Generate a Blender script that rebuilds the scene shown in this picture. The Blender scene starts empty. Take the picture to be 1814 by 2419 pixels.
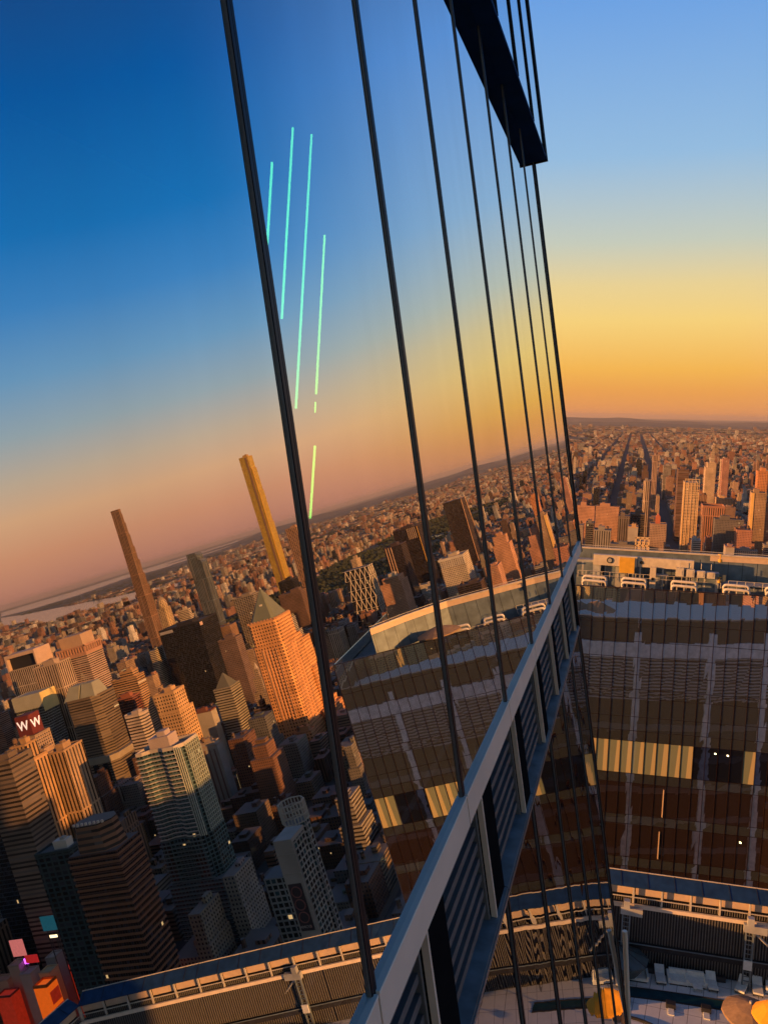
import bpy, math, random
from mathutils import Vector, Matrix
R_=math.radians
S=bpy.context.scene
H=320.0            # eye height above the streets
K=1.35             # size of the neighbouring roofs, metres per drawing unit
# ---------------------------------------------------------------- camera
cam=bpy.data.cameras.new('camera'); co=bpy.data.objects.new('camera',cam); S.collection.objects.link(co)
cam.sensor_fit='VERTICAL'; cam.sensor_height=36; cam.lens=1900/2419*36
cam.clip_start=0.1; cam.clip_end=200000
m3=Matrix(((0.9548,-0.0556,0.2919),(0.2965,0.1126,-0.9484),(0.0198,0.9921,0.1240)))
co.matrix_world=Matrix.Translation((0,0,H)) @ m3.to_4x4()
S.camera=co
# ---------------------------------------------------------------- light
SUN_AZ,SUN_EL=R_(244),R_(6.5)     # azimuth clockwise from +Y (uptown)
sd=Vector((math.sin(SUN_AZ)*math.cos(SUN_EL),math.cos(SUN_AZ)*math.cos(SUN_EL),math.sin(SUN_EL)))
sl=bpy.data.lights.new('sun','SUN'); sl.energy=5.0; sl.angle=R_(0.5); sl.color=(1.0,0.41,0.10)
so=bpy.data.objects.new('sun',sl); S.collection.objects.link(so)
so.rotation_euler=(-sd).to_track_quat('-Z','Y').to_euler(); so.location=(0,0,H+50)
def lin(r,g,b):
    f=lambda c:(c/255/12.92) if c<=10.3 else ((c/255+.055)/1.055)**2.4
    return (f(r),f(g),f(b),1)
w=bpy.data.worlds.new("World"); S.world=w; w.use_nodes=True
nt=w.node_tree; N=nt.nodes; L=nt.links; N.clear()
out=N.new('ShaderNodeOutputWorld'); bg=N.new('ShaderNodeBackground'); L.new(bg.outputs[0],out.inputs[0])
sky=N.new('ShaderNodeTexSky'); sky.sky_type='NISHITA'; sky.sun_disc=False; sky.sun_elevation=SUN_EL; sky.sun_rotation=SUN_AZ
sky.altitude=320
tc=N.new('ShaderNodeTexCoord'); sx=N.new('ShaderNodeSeparateXYZ'); L.new(tc.outputs['Generated'],sx.inputs[0])
def ramp(stops):
    r=N.new('ShaderNodeValToRGB'); e=r.color_ramp.elements; r.color_ramp.interpolation='EASE' if 0 else 'LINEAR'
    e[0].position,e[0].color=stops[0]; e[1].position,e[1].color=stops[-1]
    for p,c in stops[1:-1]:
        q=e.new(p); q.color=c
    L.new(sx.outputs[2],r.inputs[0]); return r
rn=ramp([(0,lin(232,150,92)),(.03,lin(240,164,80)),(.055,lin(248,184,82)),(.11,lin(250,212,124)),(.15,lin(236,212,150)),(.196,lin(200,206,190)),(.284,lin(150,190,226)),(.45,lin(100,158,230)),(.60,lin(60,100,160)),(.75,lin(72,100,150))])
def gl_(r,g,b):        # what the coated glass shows, divided by what the coating returns
    c=lin(r,g,b); return (c[0]/.60,c[1]/.64,c[2]/.67,1)
re=ramp([(0,gl_(176,118,102)),(.047,gl_(196,138,106)),(.09,gl_(204,160,122)),(.13,gl_(182,164,142)),(.18,gl_(142,160,168)),(.24,gl_(100,148,186)),(.31,gl_(56,126,188)),(.38,gl_(16,108,178)),(.50,gl_(0,84,158)),(.68,lin(40,62,110))])
mr=N.new('ShaderNodeMapRange'); mr.interpolation_type='SMOOTHSTEP'; mr.inputs[1].default_value=.08; mr.inputs[2].default_value=.42
hl=N.new('ShaderNodeMath'); hl.operation='MULTIPLY'; L.new(sx.outputs[2],hl.inputs[0]); L.new(sx.outputs[2],hl.inputs[1])
h2=N.new('ShaderNodeMath'); h2.operation='SUBTRACT'; h2.inputs[0].default_value=1.0001; L.new(hl.outputs[0],h2.inputs[1])
h3=N.new('ShaderNodeMath'); h3.operation='SQRT'; L.new(h2.outputs[0],h3.inputs[0])
h4=N.new('ShaderNodeMath'); h4.operation='DIVIDE'; L.new(sx.outputs[0],h4.inputs[0]); L.new(h3.outputs[0],h4.inputs[1])
L.new(h4.outputs[0],mr.inputs[0])
mx=N.new('ShaderNodeMix'); mx.data_type='RGBA'; L.new(mr.outputs[0],mx.inputs[0]); L.new(rn.outputs[0],mx.inputs[6]); L.new(re.outputs[0],mx.inputs[7])
# the physical sky is added at the recommended strength, weighted with the warm evening gradient
sc=N.new('ShaderNodeVectorMath'); sc.operation='SCALE'; sc.inputs['Scale'].default_value=0.10; L.new(sky.outputs[0],sc.inputs[0])
mx2=N.new('ShaderNodeMix'); mx2.data_type='RGBA'; mx2.inputs[0].default_value=0.04
L.new(mx.outputs[2],mx2.inputs[6]); L.new(sc.outputs[0],mx2.inputs[7]); bk=N.new('ShaderNodeMapRange'); bk.interpolation_type='SMOOTHSTEP'; bk.inputs[1].default_value=.22; bk.inputs[2].default_value=-.18; bk.inputs[3].default_value=.03; bk.inputs[4].default_value=.85
L.new(sx.outputs[1],bk.inputs[0]); L.new(bk.outputs[0],mx2.inputs[0]); L.new(mx2.outputs[2],bg.inputs[0]); bg.inputs[1].default_value=0.65
S.view_settings.view_transform='Standard'; S.view_settings.look='None'; S.view_settings.exposure=0.62; S.view_settings.gamma=1
S.cycles.max_bounces=9; S.cycles.diffuse_bounces=2; S.cycles.glossy_bounces=6; S.cycles.transparent_max_bounces=10; S.cycles.transmission_bounces=2
S.cycles.sample_clamp_indirect=3.0; S.cycles.caustics_reflective=False
# ---------------------------------------------------------------- materials
def newmat(n):
    m=bpy.data.materials.new(n); m.use_nodes=True; return m,m.node_tree,m.node_tree.nodes['Principled BSDF']
def mth(nt,op,a,b=None,c=None):
    n=nt.nodes.new('ShaderNodeMath'); n.operation=op
    for i,v in enumerate((a,b,c)):
        if v is None: continue
        if hasattr(v,'links'): nt.links.new(v,n.inputs[i])
        else: n.inputs[i].default_value=v
    return n.outputs[0]
def noise(nt,scale,vec=None,detail=3,mapscale=None):
    n=nt.nodes.new('ShaderNodeTexNoise'); n.inputs['Scale'].default_value=scale; n.inputs['Detail'].default_value=detail
    if vec is None: vec=nt.nodes.new('ShaderNodeNewGeometry').outputs['Position']
    if mapscale:
        mp=nt.nodes.new('ShaderNodeMapping'); mp.inputs['Scale'].default_value=mapscale; nt.links.new(vec,mp.inputs[0]); vec=mp.outputs[0]
    nt.links.new(vec,n.inputs['Vector']); return n.outputs[0]
def mixc(nt,f,a,b,blend='MIX'):
    n=nt.nodes.new('ShaderNodeMix'); n.data_type='RGBA'; n.blend_type=blend
    for i,v in ((0,f),(6,a),(7,b)):
        if hasattr(v,'links'): nt.links.new(v,n.inputs[i])
        else: n.inputs[i].default_value=v if i==0 else (tuple(v)+(1,))[:4]
    return n.outputs[2]
def plain(n,col,rough=.6,metal=0,var=.25,ns=1.5,emit=None,es=0,spec=.5,bump=0):
    m,nt,b=newmat(n); v=noise(nt,ns)
    k=nt.nodes.new('ShaderNodeMapRange'); k.inputs[1].default_value=.3; k.inputs[2].default_value=.7; k.inputs[3].default_value=1-var; k.inputs[4].default_value=1+var*.5
    nt.links.new(v,k.inputs[0])
    vm=nt.nodes.new('ShaderNodeVectorMath'); vm.operation='SCALE'; vm.inputs[0].default_value=col[:3]; nt.links.new(k.outputs[0],vm.inputs['Scale'])
    nt.links.new(vm.outputs[0],b.inputs['Base Color'])
    b.inputs['Roughness'].default_value=rough; b.inputs['Metallic'].default_value=metal; b.inputs['Specular IOR Level'].default_value=spec
    if emit: b.inputs['Emission Color'].default_value=tuple(emit)+(1,); b.inputs['Emission Strength'].default_value=es
    if bump:
        bp=nt.nodes.new('ShaderNodeBump'); bp.inputs['Distance'].default_value=bump; nt.links.new(noise(nt,ns*4),bp.inputs['Height']); nt.links.new(bp.outputs[0],b.inputs['Normal'])
    return m
def winmat(n,bay,flr,fu,fv,glass=(.025,.03,.045),grough=.2,wrough=.85,lit=.997,metal=0,litc=(1,.62,.25),les=.6,gmetal=0,rv=2.6):
    """wall colour comes from the mesh colour 'col'; openings repeat every bay x storey"""
    m,nt,b=newmat(n); g=nt.nodes.new('ShaderNodeNewGeometry')
    p=nt.nodes.new('ShaderNodeSeparateXYZ'); q=nt.nodes.new('ShaderNodeSeparateXYZ')
    nt.links.new(g.outputs['Position'],p.inputs[0]); nt.links.new(g.outputs['True Normal'],q.inputs[0])
    u=mth(nt,'SUBTRACT',mth(nt,'MULTIPLY',p.outputs[1],q.outputs[0]),mth(nt,'MULTIPLY',p.outputs[0],q.outputs[1]))
    ub=mth(nt,'DIVIDE',u,bay); vb=mth(nt,'DIVIDE',p.outputs[2],flr)
    a=mth(nt,'GREATER_THAN',mth(nt,'FRACT',ub),1-fu); c=mth(nt,'GREATER_THAN',mth(nt,'FRACT',vb),1-fv)
    side=mth(nt,'LESS_THAN',mth(nt,'ABSOLUTE',q.outputs[2]),.4)
    mask=mth(nt,'MULTIPLY',mth(nt,'MULTIPLY',a,c),side)
    at=nt.nodes.new('ShaderNodeAttribute'); at.attribute_name='col'
    v=noise(nt,.05); k=nt.nodes.new('ShaderNodeMapRange'); k.inputs[1].default_value=.3; k.inputs[2].default_value=.7; k.inputs[3].default_value=.72; k.inputs[4].default_value=1.12
    nt.links.new(v,k.inputs[0])
    vm=nt.nodes.new('ShaderNodeVectorMath'); vm.operation='SCALE'; nt.links.new(at.outputs['Color'],vm.inputs[0]); nt.links.new(k.outputs[0],vm.inputs['Scale'])
    wn=nt.nodes.new('ShaderNodeTexWhiteNoise'); wn.noise_dimensions='3D'; cb=nt.nodes.new('ShaderNodeCombineXYZ')
    nt.links.new(mth(nt,'FLOOR',ub),cb.inputs[0]); nt.links.new(mth(nt,'FLOOR',vb),cb.inputs[1]); nt.links.new(mth(nt,'MULTIPLY',q.outputs[0],7.3),cb.inputs[2]); nt.links.new(cb.outputs[0],wn.inputs[0])
    gl=nt.nodes.new('ShaderNodeVectorMath'); gl.operation='SCALE'; gl.inputs[0].default_value=glass
    nt.links.new(mth(nt,'ADD',mth(nt,'MULTIPLY',mth(nt,'POWER',wn.outputs[0],4.0),rv),.5 if rv>1 else .85),gl.inputs['Scale'])
    # roofs: tar, gravel and membrane greys over the wall tint
    top=mth(nt,'SUBTRACT',1.0,side); rc=mixc(nt,.6,vm.outputs[0],(.16,.155,.15))
    wc=mixc(nt,top,vm.outputs[0],rc)
    nt.links.new(mixc(nt,mask,wc,gl.outputs[0]),b.inputs['Base Color'])
    nt.links.new(mth(nt,'ADD',mth(nt,'MULTIPLY',mask,grough-wrough),wrough),b.inputs['Roughness'])
    if gmetal or metal:
        nt.links.new(mth(nt,'ADD',mth(nt,'MULTIPLY',mask,gmetal-metal),metal),b.inputs['Metallic'])
    l=mth(nt,'MULTIPLY',mth(nt,'GREATER_THAN',wn.outputs[0],lit),mask)
    b.inputs['Emission Color'].default_value=litc+(1,); nt.links.new(mth(nt,'MULTIPLY',l,les),b.inputs['Emission Strength'])
    return m
def glassmat(n,tint,refl0,refl1,bscale,bdist,mapscale=(1,1,1),dark=(.01,.012,.016),through=True,pw=3.0,rough=0.0):
    """coated glass: a mirror that lets part of the view through"""
    m,nt,b=newmat(n); nt.nodes.remove(b); o=nt.nodes['Material Output']
    gl=nt.nodes.new('ShaderNodeBsdfGlossy'); gl.inputs['Roughness'].default_value=rough; gl.inputs['Color'].default_value=tint+(1,)
    if through:
        tr=nt.nodes.new('ShaderNodeBsdfTransparent'); tr.inputs['Color'].default_value=(.6,.7,.7,1)
    else:
        tr=nt.nodes.new('ShaderNodeBsdfDiffuse'); tr.inputs['Color'].default_value=dark+(1,)
    lw=nt.nodes.new('ShaderNodeLayerWeight'); lw.inputs['Blend'].default_value=.5
    f=mth(nt,'ADD',mth(nt,'MULTIPLY',mth(nt,'POWER',lw.outputs['Facing'],pw),refl1-refl0),refl0)
    f=mth(nt,'MULTIPLY',f,mth(nt,'ADD',mth(nt,'MULTIPLY',noise(nt,2.2,detail=4,mapscale=(1,1.6,.22)),.13),.935))   # faint rain streaks and dust
    mi=nt.nodes.new('ShaderNodeMixShader'); nt.links.new(f,mi.inputs[0]); nt.links.new(tr.outputs[0],mi.inputs[1]); nt.links.new(gl.outputs[0],mi.inputs[2]); nt.links.new(mi.outputs[0],o.inputs[0])
    if bdist:
        bp=nt.nodes.new('ShaderNodeBump'); bp.inputs['Distance'].default_value=bdist; nt.links.new(noise(nt,bscale,detail=1,mapscale=mapscale),bp.inputs['Height']); nt.links.new(bp.outputs[0],gl.inputs['Normal'])
    return m
MT={}
MT['wall_glass']=glassmat('mirror_coated_glass',(.93,.96,.98),.66,.97,.5,.0006)
_m,_n,_b=newmat('clear_glass_body'); _n.nodes.remove(_b); _t=_n.nodes.new('ShaderNodeBsdfTransparent'); _t.inputs['Color'].default_value=(.92,.96,.95,1); _n.links.new(_t.outputs[0],_n.nodes['Material Output'].inputs[0]); MT['clear']=_m
MT['low_glass']=glassmat('mirror_coated_lower_glass',(.62,.68,.76),.5,.95,1.6,.0016,mapscale=(1,1,.45),through=False)
MT['fin']=plain('dark_anodised_aluminium',(.006,.010,.018),.5,.2,.2,3,spec=.25)
MT['fin_edge']=plain('pale_gasket_edge',(.22,.23,.24),.4,.3,.2)
MT['rail']=plain('champagne_metal_rail',(.88,.74,.60),.6,0,.10,2.0)
MT['railtop']=plain('pale_green_rail_edge',(.80,.86,.80),.5,0,.1,2.0)
MT['louv']=plain('graphite_louvre',(.16,.155,.155),.75,.0,.15,6,spec=.2)
MT['post']=plain('near_black_post',(.012,.012,.014),.8,0,.2,3,spec=.0)
MT['louvdark']=plain('louvre_recess',(.006,.006,.007),.9,0,.2,spec=.05)
MT['sill']=plain('weathered_blue_sill',(.13,.19,.23),.6,.2,.45,5)
MT['soffit']=plain('navy_soffit_panel',(.010,.07,.20),.9,0,.25,1.5,spec=.05)
MT['room']=plain('dim_interior',(.002,.002,.003),.9,0,.3)
MT['green']=plain('green_neon_strip',(.01,.06,.03),.5,emit=(.16,1.0,.28),es=2.6,var=0)
MT['green2']=plain('lime_neon_strip',(.04,.08,.01),.5,emit=(.30,1.0,.12),es=2.8,var=0)
MT['bronze_glass']=glassmat('bronze_reflective_glass',(.95,.93,.86),.66,.93,.55,.002,mapscale=(1,1,.4),dark=(.085,.10,.115),through=False,pw=2)
MT['spandrel']=glassmat('bronze_spandrel_glass',(.93,.90,.82),.60,.9,.8,.003,dark=(.075,.085,.09),through=False,pw=2)
MT['blind']=glassmat('glass_before_cream_blind',(.5,.5,.4),.34,.7,.8,.004,dark=(.34,.38,.27),through=False,pw=2)
MT['blindgold']=glassmat('glass_before_gold_blind',(.5,.5,.4),.22,.7,.8,.005,dark=(.70,.58,.32),through=False,pw=2)
MT['darkpane']=glassmat('dark_clear_glass',(.6,.66,.8),.35,.8,.8,.005,dark=(.01,.012,.02),through=False,pw=2)
MT['amber']=glassmat('amber_office_glass',(.84,.74,.62),.66,.88,.4,.003,mapscale=(.5,.5,2),dark=(.060,.036,.022),through=False,pw=2)
MT['mull']=plain('bronze_mullion',(.028,.012,.010),.4,.5,.2)
MT['stone']=plain('pale_concrete_pier',(.88,.87,.86),.8,0,.25,.8,bump=.01)
MT['steelblue']=plain('blue_grey_steel_panel',(.17,.22,.27),.55,.2,.35,.5)
MT['greypanel']=plain('light_grey_plant_cabinet',(.40,.42,.44),.6,.1,.25,.8)
MT['whitepipe']=plain('white_pipe_lagging',(.72,.68,.64),.45,0,.15,2)
MT['cream']=plain('cream_painted_panel',(.62,.55,.46),.7,0,.18,1)
MT['yellow']=plain('yellow_paint_and_edge_glint',(.70,.40,.05),.5,0,.15,1)  # also colours the sun glints put on tower edges
MT['railmetal']=plain('galvanised_rail',(.62,.58,.52),.5,.1,.15,2)
MT['black']=plain('black_rubber',(.015,.015,.017),.7)
MT['roofdeck']=plain('gravel_roof_deck',(.13,.13,.135),.95,0,.35,1.2)
MT['tan']=plain('tan_canvas',(.30,.20,.13),.9,0,.2,3)
MT['orangecanvas']=plain('orange_canvas',(.95,.40,.02),.85,0,.08,3)
MT['bluecope']=plain('blue_glass_coping',(.016,.050,.13),.5,0,.3,1.2,spec=.3)
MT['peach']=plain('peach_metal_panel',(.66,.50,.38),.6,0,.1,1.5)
MT['corr']=plain('dark_corrugated_metal',(.035,.036,.045),.6,.3,.3,2)
MT['teal_water']=plain('dark_teal_water_channel',(.012,.06,.085),.15,0,.2,1)
MT['lounger']=plain('pale_grey_upholstery',(.74,.77,.78),.85,0,.12,3)
MT['dome']=plain('teal_grey_canopy',(.09,.14,.16),.5,.2,.25,1.5)
MT['lampbulb']=plain('warm_lamp',(1,.8,.5),.5,emit=(1,.75,.35),es=6)
def paving():
    m,nt,b=newmat('pale_stone_paving'); g=nt.nodes.new('ShaderNodeNewGeometry'); p=nt.nodes.new('ShaderNodeSeparateXYZ'); nt.links.new(g.outputs['Position'],p.inputs[0])
    a=mth(nt,'LESS_THAN',mth(nt,'FRACT',mth(nt,'DIVIDE',mth(nt,'ADD',p.outputs[0],mth(nt,'MULTIPLY',p.outputs[1],-.12)),1.28)),.05)
    c=mth(nt,'LESS_THAN',mth(nt,'FRACT',mth(nt,'DIVIDE',p.outputs[1],2.6)),.02)
    j=mth(nt,'MAXIMUM',a,c); v=noise(nt,1.2)
    nt.links.new(mixc(nt,j,mixc(nt,v,(.58,.60,.64),(.78,.78,.80)),(.25,.25,.28)),b.inputs['Base Color']); b.inputs['Roughness'].default_value=.8
    return m
MT['paving']=paving()
# city wall families
MT['c_punch']=winmat('masonry_with_punched_windows',3.2,3.4,.45,.5)
MT['c_small']=winmat('masonry_with_small_windows',2.6,3.1,.4,.42)
MT['c_grid']=winmat('deep_set_window_grid',4.4,4.6,.46,.5,glass=(.05,.03,.02),lit=2)
MT['c_band']=winmat('ribbon_window_bands',50,3.7,1.0,.45,glass=(.06,.052,.05))
MT['c_pier']=winmat('tall_pier_facade',4.2,60,.45,.97,glass=(.055,.045,.04))
MT['c_glass']=winmat('dark_curtain_wall',1.8,3.8,.85,.82,glass=(.012,.014,.02),grough=.12,lit=.9993)
MT['c_brick']=winmat('offset_window_grid',5.5,3.6,.7,.62,glass=(.02,.022,.03))
MT['c_teal']=winmat('teal_window_grid',3.4,3.4,.72,.68,glass=(.012,.03,.036),lit=.995)
MT['c_gold']=winmat('gold_glint_curtain_wall',3.0,4.2,.8,.75,glass=(.50,.36,.05),grough=.35,gmetal=.25,metal=.2,wrough=.5,lit=2,rv=.5)  # golden sun glint put into the glass colour itself
MT['c_dome']=winmat('curved_band_tower',4.4,3.4,.55,.5,glass=(.05,.035,.02))
MT['c_blank']=plain('plain_city_stone',(.4,.36,.33),.85,0,.2,.05)
def colmat():
    m,nt,b=newmat('painted_city_surface'); at=nt.nodes.new('ShaderNodeAttribute'); at.attribute_name='col'
    nt.links.new(mixc(nt,1.0,at.outputs['Color'],mixc(nt,noise(nt,.08),(.75,.75,.75),(1.1,1.1,1.1)),'MULTIPLY'),b.inputs['Base Color']); b.inputs['Roughness'].default_value=.8
    return m
MT['col']=colmat()
# ---------------------------------------------------------------- mesh helpers
C=S.collection
class MB:
    def __init__(s): s.v=[]; s.f=[]; s.c=[]; s.mi=[]; s.col=(.4,.36,.33); s.m=0
    def face(s,idx): s.f.append(idx); s.c.append(s.col); s.mi.append(s.m)
    def hexa(s,p):
        o=len(s.v); s.v+= [tuple(q) for q in p]
        for f in ((0,3,2,1),(4,5,6,7),(0,1,5,4),(1,2,6,5),(2,3,7,6),(3,0,4,7)): s.face(tuple(o+i for i in f))
        return s
    def box(s,x0,x1,y0,y1,z0,z1):
        return s.hexa([(x0,y0,z0),(x1,y0,z0),(x1,y1,z0),(x0,y1,z0),(x0,y0,z1),(x1,y0,z1),(x1,y1,z1),(x0,y1,z1)])
    def fbox(s,O,a,b,c,a0,a1,b0,b1,c0,c1):      # box in a frame O + a,b,c axes
        P=lambda i,j,k: O+a*i+b*j+c*k
        return s.hexa([P(a0,b0,c0),P(a1,b0,c0),P(a1,b1,c0),P(a0,b1,c0),P(a0,b0,c1),P(a1,b0,c1),P(a1,b1,c1),P(a0,b1,c1)])
    def prism(s,poly,z0,z1,top=None,cap=True):   # poly counter-clockwise
        n=len(poly); o=len(s.v); top=top or poly
        s.v+=[(x,y,z0) for x,y in poly]+[(x,y,z1) for x,y in top]
        for i in range(n): s.face((o+i,o+(i+1)%n,o+n+(i+1)%n,o+n+i))
        if cap: s.face(tuple(o+n+i for i in range(n))); s.face(tuple(o+n-1-i for i in range(n)))
        return s
    def tube(s,pts,r,n=8,cap=True,r2=None):
        pts=[Vector(p) for p in pts]; o=len(s.v); k=len(pts)
        for i,p in enumerate(pts):
            t=(pts[min(i+1,k-1)]-pts[max(i-1,0)]).normalized()
            a=t.cross(Vector((0,0,1)));  a=a.normalized() if a.length>1e-4 else Vector((1,0,0)); b=t.cross(a).normalized()
            rr=r if r2 is None else r+(r2-r)*i/(k-1)
            for j in range(n):
                th=2*math.pi*j/n; s.v.append(tuple(p+a*math.cos(th)*rr+b*math.sin(th)*rr))
        for i in range(k-1):
            for j in range(n): s.face((o+i*n+j,o+i*n+(j+1)%n,o+(i+1)*n+(j+1)%n,o+(i+1)*n+j))
        if cap: s.face(tuple(o+j for j in range(n))[::-1]); s.face(tuple(o+(k-1)*n+j for j in range(n)))
        return s
    def quad(s,a,b,c,d):
        o=len(s.v); s.v+=[tuple(a),tuple(b),tuple(c),tuple(d)]; s.face((o,o+1,o+2,o+3)); return s
    def build(s,name,mat,parent=None,loc=None,smooth=False):
        me=bpy.data.meshes.new(name); me.from_pydata(s.v,[],s.f)
        ms=mat if isinstance(mat,(list,tuple)) else [mat]
        for q in ms: me.materials.append(MT[q] if isinstance(q,str) else q)
        if len(ms)>1: me.polygons.foreach_set('material_index',s.mi)
        ca=me.color_attributes.new('col','FLOAT_COLOR','CORNER'); arr=[]
        for f,c in zip(s.f,s.c): arr+= (list(c[:3])+[1.0])*len(f)
        ca.data.foreach_set('color',arr)
        if smooth: me.polygons.foreach_set('use_smooth',[True]*len(s.f))
        me.update()
        o=bpy.data.objects.new(name,me); C.objects.link(o)
        if parent: o.parent=parent
        if loc: o.location=loc
        return o
def tag(o,label,cat,group=None):
    o['label']=label; o['category']=cat
    if group: o['group']=group
    return o
def thing(name,label,cat,loc=(0,0,0),group=None,rz=0):
    e=bpy.data.objects.new(name,None); C.objects.link(e); e.location=loc; e.rotation_euler=(0,0,rz); e.empty_display_size=1
    return tag(e,label,cat,group)
def struct(name,mb,mat,kind='structure',loc=None):
    o=mb.build(name,mat,None,loc); o['kind']=kind; return o
def dup(o,loc,rz=None,label=None,parent=None):
    c=o.copy(); C.objects.link(c)
    if parent: c.parent=parent
    else:
        if loc: c.location=loc
        if rz is not None: c.rotation_euler=(0,0,rz)
        if label: c['label']=label
    for ch in list(o.children): dup(ch,None,parent=c)
    return c

# ================================================================ own tower: leaning curtain wall
TAU=.1645; AD=1.15
Ya=Vector((0,1,0)); Dn=Vector((math.sin(TAU),0,-math.cos(TAU))); Nw=Vector((math.cos(TAU),0,math.sin(TAU)))
O=Vector((-AD,0,0))
tower=thing('glass_tower','leaning mirror glass tower wall on the left with dark fins, reflecting the skyline','skyscraper',(0,0,H))
YM=[-3.83,-2.23,-.63,.97,2.57,4.18,5.74,7.33,8.98,10.57,12.18,13.80]
SB,SL,ST=2.13,3.60,-4.13   # rail top, sill, soffit (distance down the slope)
YE=13.86
pr=random.Random(3)
def fb(*a): return MB().fbox(O,Ya,Dn,Nw,*a)
for i in range(len(YM)-1):
    y0,y1=YM[i],YM[i+1]
    e=[pr.uniform(-.0014,.0) for _ in range(3)]; e.append(e[0]+e[2]-e[1]); Q=lambda a,b,c:O+Ya*a+Dn*b+Nw*c; a0,a1=y0+.012,y1-.012
    gp=MB().hexa([Q(a0,ST,-.014),Q(a1,ST,-.014),Q(a1,SB,-.014),Q(a0,SB,-.014),Q(a0,ST,e[0]),Q(a1,ST,e[1]),Q(a1,SB,e[2]),Q(a0,SB,e[3])]); gp.mi=[1,0,1,1,1,1]; gp.build('glass_pane',['wall_glass','clear'],tower)
    fb(y0+.012,y1-.012,ST-9,ST-.05,.188,.2).build('glass_pane','wall_glass',tower)
    mb=MB()
    fb(y0+.012,y1-.012,SL+.03,SL+14,-.198,-.186).build('lower_glass_pane','low_glass',tower)
    # sill rail of this bay
    r=fb(y0+.008,y1-.008,SB+.012,SB+.17,-.03,.025).build('rail','rail',tower)
    fb(y0+.008,y1-.008,SB,SB+.011,-.03,.028).build('rail_edge','railtop',r)
    # louvre panel
    m=MB(); n=11; s0,s1=SB+.17,SL-.06
    for k in range(n):
        s=s0+(s1-s0)*k/n; h=(s1-s0)/n
        m.fbox(O,Ya,Dn,Nw,y0+.004,y1-.42,s+h*.12,s+h*.55,-.275,-.240)
    lv=m.build('louvre','louv',tower)
    fb(y0,y1,SB+.17,SL+.02,-.36,-.345).build('louvre_back','louvdark',lv)
    f=fb(y1-.45,y1-.42,SB+.17,SL-.03,-.32,-.225)
    f.build('louvre_frame','fin_edge',lv)
    # post: wide dark face with pale trim
    p=fb(y1-.385,y1-.0,SB+.17,SL,-.34,-.19).build('post','post',tower)
    fb(y1-.40,y1-.375,SB+.171,SL-.01,-.22,-.18).build('trim','rail',p)
    # sill shelf
    q=[]
    for yy in (y0+.01,y1-.01):
        q.append((yy,SL-.01,-.345)); 
    m=MB(); A=lambda y,s,r:O+Ya*y+Dn*s+Nw*r
    m.hexa([A(y0+.005,SL-.022,-.345),A(y1-.005,SL-.022,-.345),A(y1-.005,SL+.01,-.165),A(y0+.005,SL+.01,-.165),A(y0+.005,SL-.057,-.345),A(y1-.005,SL-.057,-.345),A(y1-.005,SL-.02,-.165),A(y0+.005,SL-.02,-.165)])
    sl_=m.build('sill','sill',tower)
    fb(y0+.005,y1-.005,SL-.0,SL+.028,-.19,-.155).build('sill_edge','fin_edge',sl_)
    # overhanging ledge
    fb(y0+.002,y1-.002,ST-.06,ST-.001,-.02,.215).build('soffit','soffit',tower)
for i,y in enumerate(YM):
    # upper fin: two dark halves with a bright gasket between
    m=fb(y-.024,y-.0016,ST,SB+.05,-.0,.012); m.fbox(O,Ya,Dn,Nw,y+.0016,y+.022,ST,SB+.05,.0,.012)
    f=m.build('fin','fin',tower)
    g=fb(y-.0016,y+.0016,ST,SB+.04,0,.009); g.fbox(O,Ya,Dn,Nw,y-.0275,y-.0245,ST,SB+.03,0,.008); g.fbox(O,Ya,Dn,Nw,y+.0225,y+.0255,ST,SB+.03,0,.008); g.build('gasket','fin_edge',f)
    f=fb(y-.022,y+.022,ST-9,ST-.06,.2,.222).build('fin','fin',tower)
    f=fb(y-.02,y+.02,SL+.03,SL+14,-.186,-.168).build('fin','fin',tower)
    fb(y-.024,y-.0205,SL+.03,SL+14,-.186,-.176).build('gasket','fin_edge',f)
# return wall at the far end and the rooms behind the glass
m=fb(YE,YE+.06,ST,SB+.2,-.5,.03); m.fbox(O,Ya,Dn,Nw,YE,YE+.06,ST-9,ST,-.5,.23); m.fbox(O,Ya,Dn,Nw,YE,YE+.06,SB+.2,SL+14,-.5,-.16)
m.build('corner_cladding','fin',tower)
m=fb(-4,YE,ST,SB+.1,-5.0,-4.9); m.fbox(O,Ya,Dn,Nw,-4,-3.9,ST,SB,-4.9,-.05); m.fbox(O,Ya,Dn,Nw,-3.9,YE,SB+.02,SB+.1,-4.9,-.35); m.fbox(O,Ya,Dn,Nw,-3.9,YE,ST,ST+.1,-4.9,-.02); m.fbox(O,Ya,Dn,Nw,YE-.06,YE-.005,ST+.1,SB+.02,-4.9,-.03)
m.fbox(O,Ya,Dn,Nw,-4,YE,ST-9,ST-.1,-.6,-.5); m.build('interior_wall','room',tower)
# pale vertical pipe down the far lower corner
MB().tube([O+Ya*14.15+Dn*9.3+Nw*(-.05),O+Ya*14.2+Dn*12.5+Nw*(-.28)],.045).build('corner_tube','rail',tower)
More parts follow.
